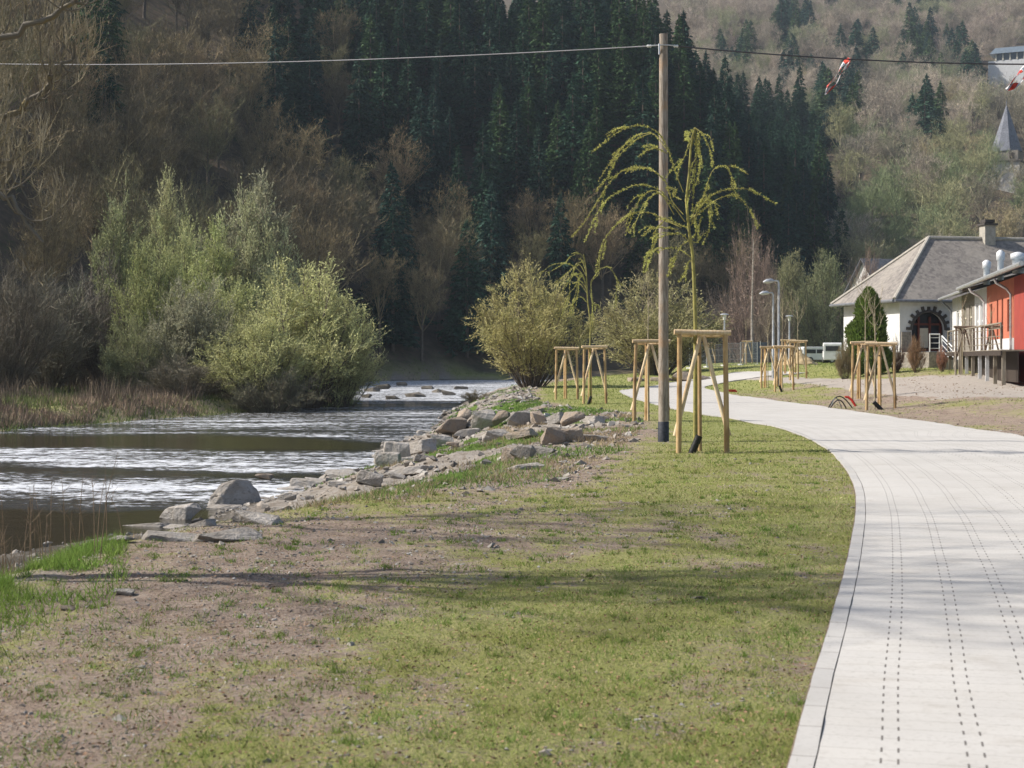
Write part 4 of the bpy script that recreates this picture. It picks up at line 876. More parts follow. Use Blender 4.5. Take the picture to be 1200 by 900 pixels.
# sand heap
D_ = 128; bm = bmesh.new(); bmesh.ops.create_icosphere(bm, subdivisions=4, radius=1)
for v in bm.verts:
    r_ = math.hypot(v.co.x, v.co.y); n_ = mnoise.noise(v.co * 2.2) * .12; v.co = Vector((v.co.x * 1.5, v.co.y * 1.2, max(-.1, (1.02 - r_ * .95) * 1.15 if v.co.z > 0 else -.1) + n_ * (v.co.z > 0)))
me = bpy.data.meshes.new('sand_heap'); bm.to_mesh(me); bm.free(); me.materials.append(simple('yellow_sand', (.52, .40, .23), (.42, .31, .17), 6)); o = link('sand_heap', me); xx = (937 - 600) / F * D_; o.location = (xx, D_, g1(xx, D_)); tag(o, 'pale yellow heap of sand on the grass behind the stake frame cluster', 'sand heap')
def van(px, D, L, H_, rz, label, color, name='parked_van', cat='van'):
    X0 = (px - 600) / F * D; z0 = g1(X0, D); e = empty(name, (X0, D, z0), rz, label=label, cat=cat); bm = bmesh.new(); W_ = 1.8
    prof = [(-L / 2, .35), (L / 2, .35), (L / 2, .95), (L / 2 - .25, 1.05), (L / 2 - .95, H_ * .92), (L / 2 - 1.3, H_), (-L / 2 + .1, H_), (-L / 2, H_ - .15)]
    a_ = [bm.verts.new((x_, -W_ / 2, z_)) for x_, z_ in prof]; b_ = [bm.verts.new((x_, W_ / 2, z_)) for x_, z_ in prof]; bm.faces.new(a_); bm.faces.new(b_[::-1])
    for i in range(len(prof)): j = (i + 1) % len(prof); bm.faces.new((a_[j], a_[i], b_[i], b_[j]))
    bmesh.ops.recalc_face_normals(bm, faces=bm.faces); bmesh.ops.bevel(bm, geom=bm.edges[:], offset=.07, segments=3, affect='EDGES', profile=.6); me = bpy.data.meshes.new('body'); bm.to_mesh(me); bm.free(); me.materials.append(color); link('body', me, e)
    for sx_ in (-1, 1):
        for wx in (-L / 2 + .8, L / 2 - .8):
            m = MB(); m.tube([(wx, sx_ * .72, .33), (wx, sx_ * .93, .33)], .33, 18); wl = m.build('wheel', M['rubber'], e); m = MB(); m.tube([(wx, sx_ * .92, .33), (wx, sx_ * .945, .33)], .18, 12); m.build('rim', M['metal'], wl)
        for q, (u0, u1) in enumerate([(-L / 2 + .3, -L / 2 + 1.4), (-L / 2 + 1.5, L / 2 - 1.45)]):
            m = MB(); m.box(((u0 + u1) / 2, sx_ * (W_ / 2 + .004), H_ * .72), (u1 - u0, .02, H_ * .24)); m.build('window', M['glassdark'], e)
    m = MB(); m.box((-L / 2 - .004, 0, H_ * .72), (.02, 1.4, H_ * .24)); m.build('window', M['glassdark'], e)
    for sy in (-.65, .65): m = MB(); m.box((L / 2 + .005, sy, .78), (.04, .26, .14)); m.build('headlight', M['porcelain'], e)
van(959, 168, 4.0, 1.75, .15, 'white car parked beyond the grass left of the house', M['white_paint'], 'parked_car', 'car'); van(975, 160, 4.2, 2.1, 1.4, 'white van parked at the house side, right of the white car', M['white_paint'])
#@@PART4
# ------------------------------------------------------------------ grey-roofed house
M['render_white'] = simple('white_render', (.66, .66, .66), (.58, .575, .57), 1.5, .9, bump=.15); M['stonewall'] = simple('rubble_stone', (.30, .27, .23), (.18, .16, .14), 9, .9, bump=.9, bd=.04)
def slatemat(name, c1, c2, c3, sc=(2.2, 2.2, 3.2)):
    b = NB(name); o = b.obj(); vo = b.n('ShaderNodeTexVoronoi'); vo.inputs['Scale'].default_value = 4.5; b.l(o, vo.inputs[0]); sv = b.n('ShaderNodeSeparateColor'); b.l(vo.outputs['Color'], sv.inputs[0]); brc = b.mix(sv.outputs[0], c1, tuple(q * .72 for q in c2)); brc = b.mix(b.math('MULTIPLY', b.step(b.noise(5, 4, .7, o), .5, .62), .5), brc, tuple(q * 1.35 for q in c1))
    n = b.noise(.5, 6, .65, o); c = b.mix(b.math('MULTIPLY', b.step(n, .45, .65), .6), brc, c3); b.prin(c, .7, .3, 0, b.bump(sv.outputs[0], .4, .02)); return b.m
M['slate'] = slatemat('weathered_slate', (.25, .225, .20), (.20, .18, .165), (.32, .29, .25)); M['slate2'] = slatemat('dark_slate', (.10, .11, .13), (.075, .08, .10), (.15, .15, .16)); M['browntile'] = slatemat('brown_tile', (.20, .15, .125), (.15, .115, .10), (.24, .19, .16))
M['ridge'] = simple('ridge_tile', (.42, .39, .34), (.32, .30, .26), 6); M['gutter'] = simple('zinc_gutter', (.20, .21, .23), (.15, .155, .17), 5, .5, .4, .3); M['darkwood'] = simple('dark_wood', (.06, .045, .035), (.04, .03, .025), 8, stretch=(5, 5, 1)); M['darkbrick'] = simple('dark_brick', (.085, .075, .07), (.055, .05, .047), 6)
M['greypaint'] = simple('grey_paint', (.30, .31, .32), (.24, .25, .26), 5, .6); M['redbrown'] = simple('red_brown_frame', (.16, .045, .03), (.11, .03, .02), 6, .6); M['cream'] = simple('cream_paint', (.62, .58, .47), (.55, .5, .4), 4); M['orange'] = simple('orange_render', (.50, .165, .10), (.43, .14, .085), 1.3, .9, bump=.15); M['shaded_red'] = simple('shaded_red_render', (.33, .06, .045), (.27, .05, .04), 1.3, .9, bump=.15)  # the last red is a darkened tone with shade held in the colour
M['metalroof'] = simple('blue_grey_sheet', (.20, .245, .28), (.16, .19, .22), 1.2, .45, .5, .4, .1); M['whitemetal'] = simple('white_metal', (.7, .71, .72), (.6, .61, .62), 6, .4, .5, .2, .05)
def facade(mb, x0, x1, z0, z1, holes, y, th=.3):
    """wall slab between x0..x1 with rectangular holes, as butting boxes"""
    xs = sorted({x0, x1, *[h_[0] for h_ in holes], *[h_[1] for h_ in holes]})
    for a_, b_ in zip(xs[:-1], xs[1:]):
        mid = (a_ + b_) / 2; hs = sorted([(h_[2], h_[3]) for h_ in holes if h_[0] <= mid <= h_[1]]); z = z0
        for (h0, h1) in hs:
            if h0 > z: mb.box(((a_ + b_) / 2, y + th / 2, (z + h0) / 2), (b_ - a_, th, h0 - z))
            z = max(z, h1)
        if z1 > z: mb.box(((a_ + b_) / 2, y + th / 2, (z + z1) / 2), (b_ - a_, th, z1 - z))
hz0 = 1.0; hx, hy = 22.5, 92.0; hr = math.atan2(.213, .977); W_, Dp = 24.0, 9.0; ez = 5.2 - hz0; rz_ = 9.22 - hz0
H = empty('house', (hx, hy, hz0), hr, label='white-walled house with a big weathered grey hipped roof and an arched doorway', cat='house')
# walls (0.55 m inside the eaves)
au, ac, ar = 2.45, 3.42 - hz0, 1.08
m = MB(); fy = .55; fl = 1.15; seg_ = 16
facade(m, .6, W_ - .6, -.4, ez + .05, [(au - ar, au + ar, fl, ez + .04)] + [(x_, x_ + 1.1, 1.7, 3.1) for x_ in (6.5, 9.5, 12.5)], fy)
pts = [(au + ar * math.cos(math.pi - math.pi * i / seg_), ac + ar * math.sin(math.pi * i / seg_)) for i in range(seg_ + 1)]      # wall above the arch
for (xa, za), (xb, zb) in zip(pts[:-1], pts[1:]):
    m.hexa([(xa, fy, za), (xb, fy, zb), (xb, fy + .3, zb), (xa, fy + .3, za), (xa, fy, ez + .04), (xb, fy, ez + .04), (xb, fy + .3, ez + .04), (xa, fy + .3, ez + .04)])
m.box((.75, Dp / 2, ez / 2 - .2), (.3, Dp - 1.72, ez + .45)); m.box((W_ - .75, Dp / 2, ez / 2 - .2), (.3, Dp - 1.72, ez + .45)); m.box((W_ / 2, Dp - .7, ez / 2 - .2), (W_ - 1.2, .3, ez + .45)); m.box((W_/2, Dp/2, ez + .1), (W_ - 2, Dp - 2, .1))
m.build('wall', M['render_white'], H)
m = MB(); 
for xx in (.98, au + ar + .45): m = MB(); m.box((xx, fy - .06, .95), (.6, .12, 2.7)); m.build('stone_base', M['stonewall'], H)
m = MB()
for i in range(11):
    a_ = math.pi * (.02 + .96 * i / 10); ca, sa = math.cos(a_), math.sin(a_); r0, r1 = ar + .02, ar + (.36 if i % 2 == 0 else .30); hw = .085
    q = [(au + ca * r_ + s_ * sa * hw, z_, ac + sa * r_ - s_ * ca * hw) for z_ in (fy - .10, fy - .003) for (r_, s_) in ((r0, -1), (r1, -1), (r1, 1), (r0, 1))]; m.hexa([q[0], q[1], q[2], q[3], q[4], q[5], q[6], q[7]])
m.tube([(au + (ar + .03) * math.cos(math.pi * i / 20), fy - .04, ac + (ar + .03) * math.sin(math.pi * i / 20)) for i in range(21)], .09, 6); m.build('arch_stones', M['darkbrick'], H)
dr = empty('door', (0, 0, 0)); dr.parent = H; m = MB(); y_ = fy + .45
for xx in (au - ar + .08, au - .42, au + .30, au + ar - .08): m.box((xx, y_, (fl + ac + .8) / 2), (.13, .1, ac + .8 - fl))
m.box((au, y_ - .01, ac + .35), (2 * ar, .1, .12)); m.box((au, y_ - .01, fl + .08), (2 * ar, .1, .14)); m.build('frame', M['redbrown'], dr); m = MB(); m.box((au, y_ + .1, (fl + ac + ar) / 2), (2 * ar - .05, .03, ac + ar - fl)); m.build('glass', M['glassdark'], dr)
m = MB(); m.box((au - .06, y_ + .02, (fl + ac + .3) / 2 + .02), (.55, .04, ac - fl - .1)); m.build('door_leaf', M['cream'], dr)
for x_ in (6.5, 9.5, 12.5):
    wn = MB(); wn.box((x_ + .55, fy + .14, 2.4), (1.1, .03, 1.4)); wo_ = wn.build('window', M['glassdark'], H); wn = MB(); wn.box((x_ + .55, fy + .1, 2.4), (.08, .07, 1.4)); wn.box((x_ + .55, fy + .1, 1.74), (1.1, .09, .08)); wn.box((x_ + .55, fy + .1, 3.06), (1.1, .09, .08)); wn.build('frame', M['white_paint'], wo_)
RL, RR = 4.5, W_ - 4.5; t = .14
def roofhex(mb, poly, th=t):
    n = len(poly); V_ = [tuple(p) for p in poly] + [(p[0], p[1], p[2] - th) for p in poly]; F_ = [(0, 1, 2, 3 if n == 4 else 2), ((n + 2, n + 1, n, n) if n == 3 else (7, 6, 5, 4))]
    for i in range(n): j = (i + 1) % n; F_.append((j, i, i + n, j + n))
    mb.add(V_, F_)
m = MB(); c0, c1_, c2_, c3 = (0, 0, ez), (W_, 0, ez), (W_, Dp, ez), (0, Dp, ez); r0, r1 = (RL, Dp / 2, rz_), (RR, Dp / 2, rz_)
roofhex(m, [c0, c1_, r1, r0]); roofhex(m, [c2_, c3, r0, r1]); roofhex(m, [c3, c0, r0]); roofhex(m, [c1_, c2_, r1]); rf = m.build('roof', M['slate'], H)
m = MB()
for a_, b_ in ((c0, r0), (c3, r0), (c1_, r1), (c2_, r1), (r0, r1)):
    m.tube([Vector(a_) + Vector((0, 0, .02)), Vector(b_) + Vector((0, 0, .03))], .13, 7)
m.build('ridge_tiles', M['ridge'], rf)
m = MB(); m.tube([(-.02, -.08, ez - .08), (W_, -.08, ez - .08)], .09, 8); m.tube([(-.08, 0, ez - .08), (-.08, Dp, ez - .08)], .09, 8); m.build('gutter', M['gutter'], H)
m = MB(); m.box((W_ / 2, .24, ez - .12), (W_ - .2, .5, .06)); m.box((.28, Dp / 2, ez - .12), (.5, Dp - 1.1, .06)); m.build('soffit', M['darkwood'], H)
kz = 1166; cu = 8.45; m = MB(); m.box((cu, Dp / 2 - .1, rz_ + .1), (.72, .72, 1.5)); ch_ = m.build('chimney', M['ridge'], rf); m = MB(); m.box((cu, Dp / 2 - .1, rz_ + .90), (.92, .92, .12)); m.box((cu, Dp / 2 - .1, rz_ + 1.1), (.66, .66, .2)); m.build('chimney_cap', M['darkbrick'], ch_) if False else link('chimney_cap', m.mesh('chimney_cap', M['darkbrick']), rf)

# terrace with steps
T = empty('terrace', (hx, hy, hz0), hr, label='raised stone terrace with steps and a pale railing in front of the arched doorway', cat='terrace')
m = MB(); m.box((3.1, -1.6, .45), (5.6, 4.2, 1.3)); m.build('platform', M['stonewall'], T)
m = MB()
for i in range(6): m.box((2.1, -3.95 - .28 * i, 1.02 - .17 * i - .3), (2.0, .30, .6))
m.build('steps', M['darkwood'], T)
def railing(e, pts, h_, mat, nb=8, rad=.03, x_pattern=False):
    for (a_, b_) in zip(pts[:-1], pts[1:]):
        a_, b_ = Vector(a_), Vector(b_); up = Vector((0, 0, h_)); m = MB(); m.tube([a_ + up, b_ + up], rad * 1.3, 8); m.build('handrail', mat, e, True)
        m = MB()
        for q in (.2, .5, .8): m.tube([a_ + up * q, b_ + up * q], rad * .55, 5)
        m.build('bars', mat, e)
    for p in pts: p = Vector(p); m = MB(); m.tube([p, p + Vector((0, 0, h_ + .03))], rad * 1.2, 8); m.build('post', mat, e, True)
railing(T, [(.4, -3.6, 1.1), (1.0, -3.6, 1.1)], 1.0, M['whitemetal']); railing(T, [(3.2, -3.6, 1.1), (4.4, -3.6, 1.1), (5.8, -3.6, 1.1)], 1.0, M['whitemetal'])
railing(T, [(1.05, -3.8, 1.0), (1.05, -5.5, .1)], 1.0, M['whitemetal']); railing(T, [(3.15, -3.8, 1.0), (3.15, -5.5, .1)], 1.0, M['whitemetal'])

# ------------------------------------------------------------------ annex towards the camera: white, stone, then red
td = Vector((-.1715, -.985, 0)); A0 = Vector((25.5, 90.6, 0)); az = 1.0
AX = empty('annex_building', (A0.x, A0.y, az), math.atan2(td.y, td.x), label='long low annex with white, stone and orange-red wall sections behind the timber deck', cat='building')
z1 = 5.15 - az; fz = 1.1
def wallsec(name, x0, x1, mat, holes, arch=False, frame=M['white_paint'], leaf=None):
    m = MB(); facade(m, x0, x1, -.3, z1 + .02, holes, 0, .3); wl = m.build(name, mat, AX)
    for (a_, b_, c_, d_) in holes:
        g_ = MB(); g_.box(((a_ + b_) / 2, .16, (c_ + d_) / 2), (b_ - a_, .03, d_ - c_)); wn = g_.build('window' if c_ > fz + .2 else 'glass_door', M['glassdark'], AX)
        f_ = MB()
        for xx in (a_ + .05, b_ - .05): f_.box((xx, .10, (c_ + d_) / 2), (.1, .08, d_ - c_))
        f_.box(((a_ + b_) / 2, .10, d_ - .05), (b_ - a_ - .2, .08, .1)); f_.box(((a_ + b_) / 2, .10, c_ + .06), (b_ - a_ - .2, .08, .12)); f_.box(((a_ + b_) / 2, .10, c_ + (d_ - c_) * .62), (b_ - a_ - .2, .07, .07)); f_.build('frame', frame, wn)
wallsec('white_wall', 0, 4.9, M['render_white'], [(2.3, 3.5, fz, fz + 2.3)])
wallsec('stone_wall', 4.9, 10.8, M['stonewall'], [(5.9, 7.1, 1.9, 3.5), (8.4, 9.6, 1.9, 3.5)], frame=M['cream'])
wallsec('white_wall', 10.8, 15.7, M['render_white'], [(11.4, 12.4, fz, fz + 2.4), (13.2, 14.2, fz, fz + 2.4)])
wallsec('orange_wall', 15.7, 25.0, M['orange'], [(17.0, 17.7, 1.8, 3.3), (19.3, 19.8, fz, fz + 2.3), (20.9, 21.4, fz, fz + 2.3), (22.7, 23.4, 1.9, 3.3)], frame=M['redbrown'])
m = MB(); m.box((28.25, .12, z1 / 2 - .15), (6.5, .3, z1 + .34)); m.build('shaded_red_wall', M['shaded_red'], AX)  # red wall whose shading is put into its darker colour
m = MB(); m.box((15.5, 6.3, z1 / 2 - .1), (31, .3, z1 + .4)); m.box((.15, 3.4, z1 / 2), (.3, 5.6, z1 + .3)); m.box((31.4, 3.1, z1 / 2), (.3, 6.6, z1 + .3)); m.build('back_wall', M['render_white'], AX)
m = MB(); m.box((20.3, -.012, fz + .25), (9.0, .02, .5)); m.build('plinth', M['render_white'], AX)
def shed(name, x0, x1, mat, dz=0, over=.65, yb=6.6, rise=2.0):
    m = MB(); roofhex(m, [(x0, -over, z1 + dz), (x0, yb, z1 + dz + rise), (x1, yb, z1 + dz + rise), (x1, -over, z1 + dz)][::-1], .12); return m.build(name, mat, AX)
r1_ = shed('tiled_roof', -.2, 11.2, M['browntile'], .12); r2_ = shed('sheet_roof', 11.2, 33, M['metalroof'], .2, .8, rise=2.3)
m = MB(); m.tube([(-.2, -.72, z1 + .0), (11.2, -.72, z1 + .0)], .09, 8); m.tube([(11.2, -.88, z1 + .12), (33, -.88, z1 + .12)], .10, 8); m.build('gutter', M['metal'], AX)
for xx, mt, yy_ in ((15.5, M['whitemetal'], -.08), (24.6, M['metal'], -.08), (.4, M['gutter'], -.08)):
    m = MB(); m.tube([(xx, -.8 if xx > 11 else -.7, z1 - .02), (xx, -.7 if xx > 11 else -.6, z1 - .22), (xx, -.3, z1 - .45), (xx, yy_ - .03, z1 - .7), (xx, yy_ - .03, .3)], .06, 8); m.build('downpipe', mt, AX, True)
def vent(x_, y_, h_, rad, label):
    zb = z1 + .14 + (y_ + .65) / 7.2 * 2.0; m = MB(); m.tube([(0, 0, -.15), (0, 0, h_ * .6), (0, 0, h_ * .62), (0, 0, h_ * .9), (0, 0, h_)], [rad, rad, rad * 1.35, rad * 1.35, rad * .4], 12); o = m.build('roof_vent', M['whitemetal'], AX, True); o.location = (x_, y_, zb)
vent(11.6, .5, 1.1, .16, ''); vent(15.2, .7, 1.3, .15, ''); vent(13.6, .9, .5, .09, ''); vent(20.2, .9, .6, .2, ''); vent(21.6, .6, .8, .24, '')
# deck and its railing
DK = empty('timber_deck', (A0.x, A0.y, az), math.atan2(td.y, td.x), label='raised timber deck with posts and thin railing along the annex wall', cat='deck')
m = MB()
for i in range(8): m.box((20.7, -.12 - .15 * i - .08, fz - .06), (20.6, .14, .06))
m.build('boards', M['oldstake'], DK); m = MB(); m.box((20.7, -1.34, fz - .16), (20.6, .06, .2)); m.build('edge_beam', M['darkwood'], DK)
for i in range(9): m = MB(); m.box((10.6 + 2.5 * i, -1.2, .35), (.14, .14, 1.3)); m.build('support_post', M['whitemetal'] if i in (3, 5, 6) else M['oldstake'], DK)
m = MB(); m.box((20.7, -.7, .4), (20.4, .05, 1.2)); m.build('underside_shade', M['darkwood'], DK)  # dark upright sheet standing for the shade beneath the deck
railing(DK, [(10.6 + 2.5 * i, -1.3, fz) for i in range(9)], 1.0, M['oldstake'], rad=.03)

# grey tub, terrace chair stack, a few things by the deck
gq = ground_at(1113, 433); bm = bmesh.new(); bmesh.ops.create_cube(bm, size=1)
for v in bm.verts: k = 1.0 if v.co.z > 0 else .82; v.co = Vector((v.co.x * 1.0 * k, v.co.y * .7 * k, (v.co.z + .5) * .5))
top = max(bm.faces, key=lambda f: f.calc_center_median().z); r_ = bmesh.ops.inset_individual(bm, faces=[top], thickness=.05); bmesh.ops.translate(bm, verts=top.verts, vec=(0, 0, -.18)); me = bpy.data.meshes.new('tub'); bm.to_mesh(me); bm.free(); me.materials.append(M['greypaint']); o = link('grey_tub', me); o.location = gq; o.rotation_euler.z = .2; tag(o, 'grey plastic tub standing on the gravel at the deck corner', 'tub')

# ------------------------------------------------------------------ far buildings
def gable_house(x, y, zb, L, Wd, hw, hr_, rz, wallm, roofm, name, label, wins=3, extra=None):
    e = empty(name, (x, y, zb), rz, label=label, cat='house'); m = MB(); m.box((0, 0, hw / 2 - 3), (L, Wd, hw + 6))
    m.add([(-L / 2, -Wd / 2, hw), (-L / 2, Wd / 2, hw), (-L / 2, 0, hw + hr_), (L / 2, -Wd / 2, hw), (L / 2, Wd / 2, hw), (L / 2, 0, hw + hr_)], [(0, 2, 1, 1), (3, 4, 5, 5)]); m.build('wall', wallm, e)
    m = MB(); o_ = .5; sl = hr_ / (Wd / 2)
    for s_ in (-1, 1): roofhex(m, [(-L / 2 - o_, s_ * (Wd / 2 + o_), hw - sl * o_ + .05), (L / 2 + o_, s_ * (Wd / 2 + o_), hw - sl * o_ + .05), (L / 2 + o_, 0, hw + hr_ + .05), (-L / 2 - o_, 0, hw + hr_ + .05)][::s_ * -1], .15)
    m.build('roof', roofm, e)
    for i in range(wins): xx = -L / 2 + L * (i + .5) / wins; m = MB(); m.box((xx, -Wd / 2 - .01, hw * .62), (L / wins * .45, .06, min(1.5, hw * .3))); m.build('window', M['glassdark'], e)
    return e
g = ground_at(1188, 112); D_ = g.y; k = D_ / F
e = empty('hilltop_building', (g.x + 6 * k, g.y, g.z + 2), -.45, label='pale hilltop building with glazed upper storey and blue-grey roof, at the upper right edge', cat='building')
w_ = 70 * k; h_ = 36 * k; m = MB(); m.box((0, 4, h_ / 2 - 3), (w_, 8, h_ + 6)); m.build('wall', M['render_white'], e); m = MB(); m.box((3 * k, 3.5, h_ + 4 * k), (w_ - 12 * k, 7, 8 * k)); m.build('glazing', M['glassdark'], e)
m = MB()
for i in range(8): m.box((-w_ / 2 + 9 * k + i * (w_ - 14 * k) / 7, -.06, h_ + 4 * k), (1.6 * k, .2, 8 * k))
m.build('mullion', M['cream'], e); m = MB(); a_, b_, c_ = w_ / 2 - 2 * k, 8.6, h_ + 8 * k; m.hexa([(-a_, -.9, c_), (a_, -.9, c_), (a_, b_, c_), (-a_, b_, c_), (-a_ * .86, 3.4, c_ + 9 * k), (a_ * .86, 3.4, c_ + 9 * k), (a_ * .86, 4.4, c_ + 9 * k), (-a_ * .86, 4.4, c_ + 9 * k)]); m.build('roof', M['metalroof'], e)
g = ground_at(1190, 226); D_ = g.y; k = D_ / F
e = empty('church_tower', (g.x - 14 * k, g.y, g.z), -.5, label='square stone church tower with a pointed slate spire on the far hillside', cat='church')
w_ = 36 * k; m = MB(); m.box((0, w_ / 2, 17 * k - 4), (w_, w_, 38 * k + 8)); m.build('wall', simple('pale_tower_stone', (.55, .53, .50), (.44, .42, .40), 1.2, .9), e)
m = MB(); m.box((0, w_ / 2, 36.5 * k), (w_ * 1.12, w_ * 1.12, 1.6 * k)); m.build('cornice', M['darkbrick'], e); m = MB(); m.box((0, w_ / 2, 43 * k), (w_ * .9, w_ * .9, 12 * k)); m.build('belfry', M['stonewall'], e)
for xx in (-.25, .25): m = MB(); m.box((xx * w_, w_ * .05 - .06, 43 * k), (w_ * .13, .12, 7 * k)); m.build('louvre', M['darkwood'], e)
m = MB(); r_ = w_ * .52; bp_ = [(r_ * math.cos(math.pi / 8 + i * math.pi / 4), w_ / 2 + r_ * math.sin(math.pi / 8 + i * math.pi / 4), 49 * k) for i in range(8)]; m.add(bp_ + [(0, w_ / 2, 106 * k)], [(i, (i + 1) % 8, 8, 8) for i in range(8)]); m.build('spire', slatemat('spire_slate', (.17, .18, .21), (.13, .14, .17), (.22, .23, .26)), e)
m = MB(); m.tube([(0, w_ / 2, 105 * k), (0, w_ / 2, 110 * k)], .12, 6); m.build('finial', M['gutter'], e)
g = ground_at(1161, 218); k = g.y / F; gable_house(g.x, g.y, g.z, 18 * k, 12 * k, 7 * k, 4 * k, .2, M['render_white'], M['slate2'], 'hillside_house', 'small white house on the far hillside just left of the church tower', 2)
D_ = 172; xx = (1043 - 600) / F * D_; gable_house(xx, D_, g1(xx, D_), 6.5, 6, 8.2, 3.2, .35, M['render_white'], M['slate2'], 'slate_roofed_house', 'house mostly hidden behind the big grey roof, its dark slate roof showing at the left', 3)
g = ground_at(978, 190); k = g.y / F; m = MB()
m.hexa([(-16 * k, 0, -3), (14 * k, 1, -3), (14 * k, 2, -3), (-16 * k, 1, -3), (-16 * k, 0, 6 * k), (14 * k, 1, 5 * k), (14 * k, 2, 5 * k), (-16 * k, 1, 6 * k)]); o = m.build('retaining_wall', simple('ochre_wall', (.42, .26, .17), (.32, .2, .14), 2), None); o.location = g; tag(o, 'long low ochre wall on the far hillside right of the dark spruces', 'wall')

# ------------------------------------------------------------------ boulders
def hull(seed, n=16):
    r = random.Random(seed); bm = bmesh.new()
    for _ in range(n):
        v = Vector([(abs(q) ** .55) * (1 if q > 0 else -1) for q in (r.uniform(-1, 1), r.uniform(-1, 1), r.uniform(-1, 1))]) * .92; v = v * (1.12 / max(1.12, v.length)); bm.verts.new((v.x, v.y * .8, v.z * .72))
    rr_ = bmesh.ops.convex_hull(bm, input=bm.verts); bmesh.ops.delete(bm, geom=[q for q in rr_['geom_interior'] if isinstance(q, bmesh.types.BMVert)], context='VERTS')
    bmesh.ops.dissolve_limit(bm, angle_limit=.25, verts=bm.verts, edges=bm.edges); bmesh.ops.bevel(bm, geom=bm.edges[:], offset=.05, segments=2, affect='EDGES', profile=.6); bmesh.ops.triangulate(bm, faces=bm.faces)
    bmesh.ops.subdivide_edges(bm, edges=[e_ for e_ in bm.edges if e_.calc_length() > .35], cuts=2, use_grid_fill=False); bmesh.ops.triangulate(bm, faces=bm.faces)
    for v in bm.verts: v.co += v.co.normalized() * mnoise.noise(v.co * 3.1 + Vector((seed, 0, 0))) * .07
    me = bpy.data.meshes.new('boulder'); bm.to_mesh(me); bm.free(); return me
HU = [hull(50 + i, 13 + i % 5) for i in range(9)]; HUR = []; HUB = []
for h_ in HU: a_ = h_.copy(); a_.materials.append(M['rock']); HUR.append(a_); b_ = h_.copy(); b_.materials.append(M['rock_brown']); HUB.append(b_)
def boulder(px, py, wpx, hpx, label=None, brown=False, D=None, group=None, flat=False, dep=.8, me=None, sink=None):
    """px,py: foot of the stone"""
    g = ground_at(px, py) if D is None else Vector(((px - 600) / F * D, D, g1((px - 600) / F * D, D))); k = g.y / F; o = link('boulder', me or R.choice(HUB if brown else HUR)); w_ = wpx * k / 1.62; h_ = hpx * k / 1.05
    o.scale = (w_ * 1.05, w_ * dep * R.uniform(.8, 1.2), h_ * .9); o.rotation_euler = (R.uniform(-.15, .15), R.uniform(-.15, .15), R.uniform(-.5, .5)); o.location = (g.x, g.y, g.z + h_ * ((.35 if hpx > wpx * .45 else .18) if sink is None else sink)); tag(o, label, 'boulder', group)
B = boulder
def custom_rock():
    bm = bmesh.new()
    for p in [(-.95, -.1, -.6), (-.8, .5, -.6), (.9, .5, -.6), (1.0, -.4, -.6), (-.3, -.7, -.6), (.7, -.7, -.5), (-.72, 0, .25), (-.45, -.35, .3), (-.35, .1, .78), (.1, -.1, .98), (.55, .05, .9), (.85, -.1, .45), (.6, -.5, .2), (.45, .4, .6), (1.0, .2, .0)]: bm.verts.new(p)
    rr_ = bmesh.ops.convex_hull(bm, input=bm.verts); bmesh.ops.bevel(bm, geom=bm.edges[:], offset=.05, segments=2, affect='EDGES', profile=.6); bmesh.ops.triangulate(bm, faces=bm.faces); bmesh.ops.subdivide_edges(bm, edges=[e_ for e_ in bm.edges if e_.calc_length() > .3], cuts=2); bmesh.ops.triangulate(bm, faces=bm.faces)
    for v in bm.verts: v.co += v.co.normalized() * mnoise.noise(v.co * 3.4) * .06
    me = bpy.data.meshes.new('boulder'); bm.to_mesh(me); bm.free(); me.materials.append(M['rock']); return me
M['rock_wet'] = rockmat('wet_rock', (.10, .088, .07), (.15, .135, .115), (.06, .055, .045)); HUW = []
for h_ in HU: a_ = h_.copy(); a_.materials.append(M['rock_wet']); HUW.append(a_)
B(272, 595, 54, 29, me=custom_rock(), label='large pointed pale boulder jutting into the river, left end of the stony bank', dep=.7)
B(180, 622, 66, 14, 'long flat wet slab at the waterline left of the large pointed boulder'); B(212, 612, 44, 26, 'dark grey angular rock beside the flat wet slab, nearest the lawn corner'); B(238, 617, 30, 12, 'small dark rock right of the dark grey angular rock')
B(140, 636, 34, 12, 'leftmost flat pale stone at the foot of the green grass'); B(200, 634, 60, 14, 'pale slab behind the grass tuft, second from the left'); B(262, 632, 84, 16, 'long pale slab below the large pointed boulder', dep=1.2); B(300, 612, 64, 18, 'broad pale slab right of the large pointed boulder')
B(465, 541, 30, 32, 'pointed light grey boulder standing by the dark pool'); B(492, 531, 40, 20, 'long rounded grey boulder right of the pointed one by the pool'); B(455, 546, 34, 20, 'grey boulder at the left foot of the pointed one by the pool'); B(434, 567, 30, 18, 'pale whitish boulder on the bank below the pointed grey one'); B(478, 556, 54, 12, 'flat slab right of the pale whitish boulder'); B(396, 560, 50, 14, 'flat grey slab lying at the water beyond the big pointed boulder'); B(515, 524, 30, 18, 'grey boulder between the pool and the boulder wall'); B(530, 508, 36, 24, 'ochre-stained boulder at the river end of the boulder wall', True)
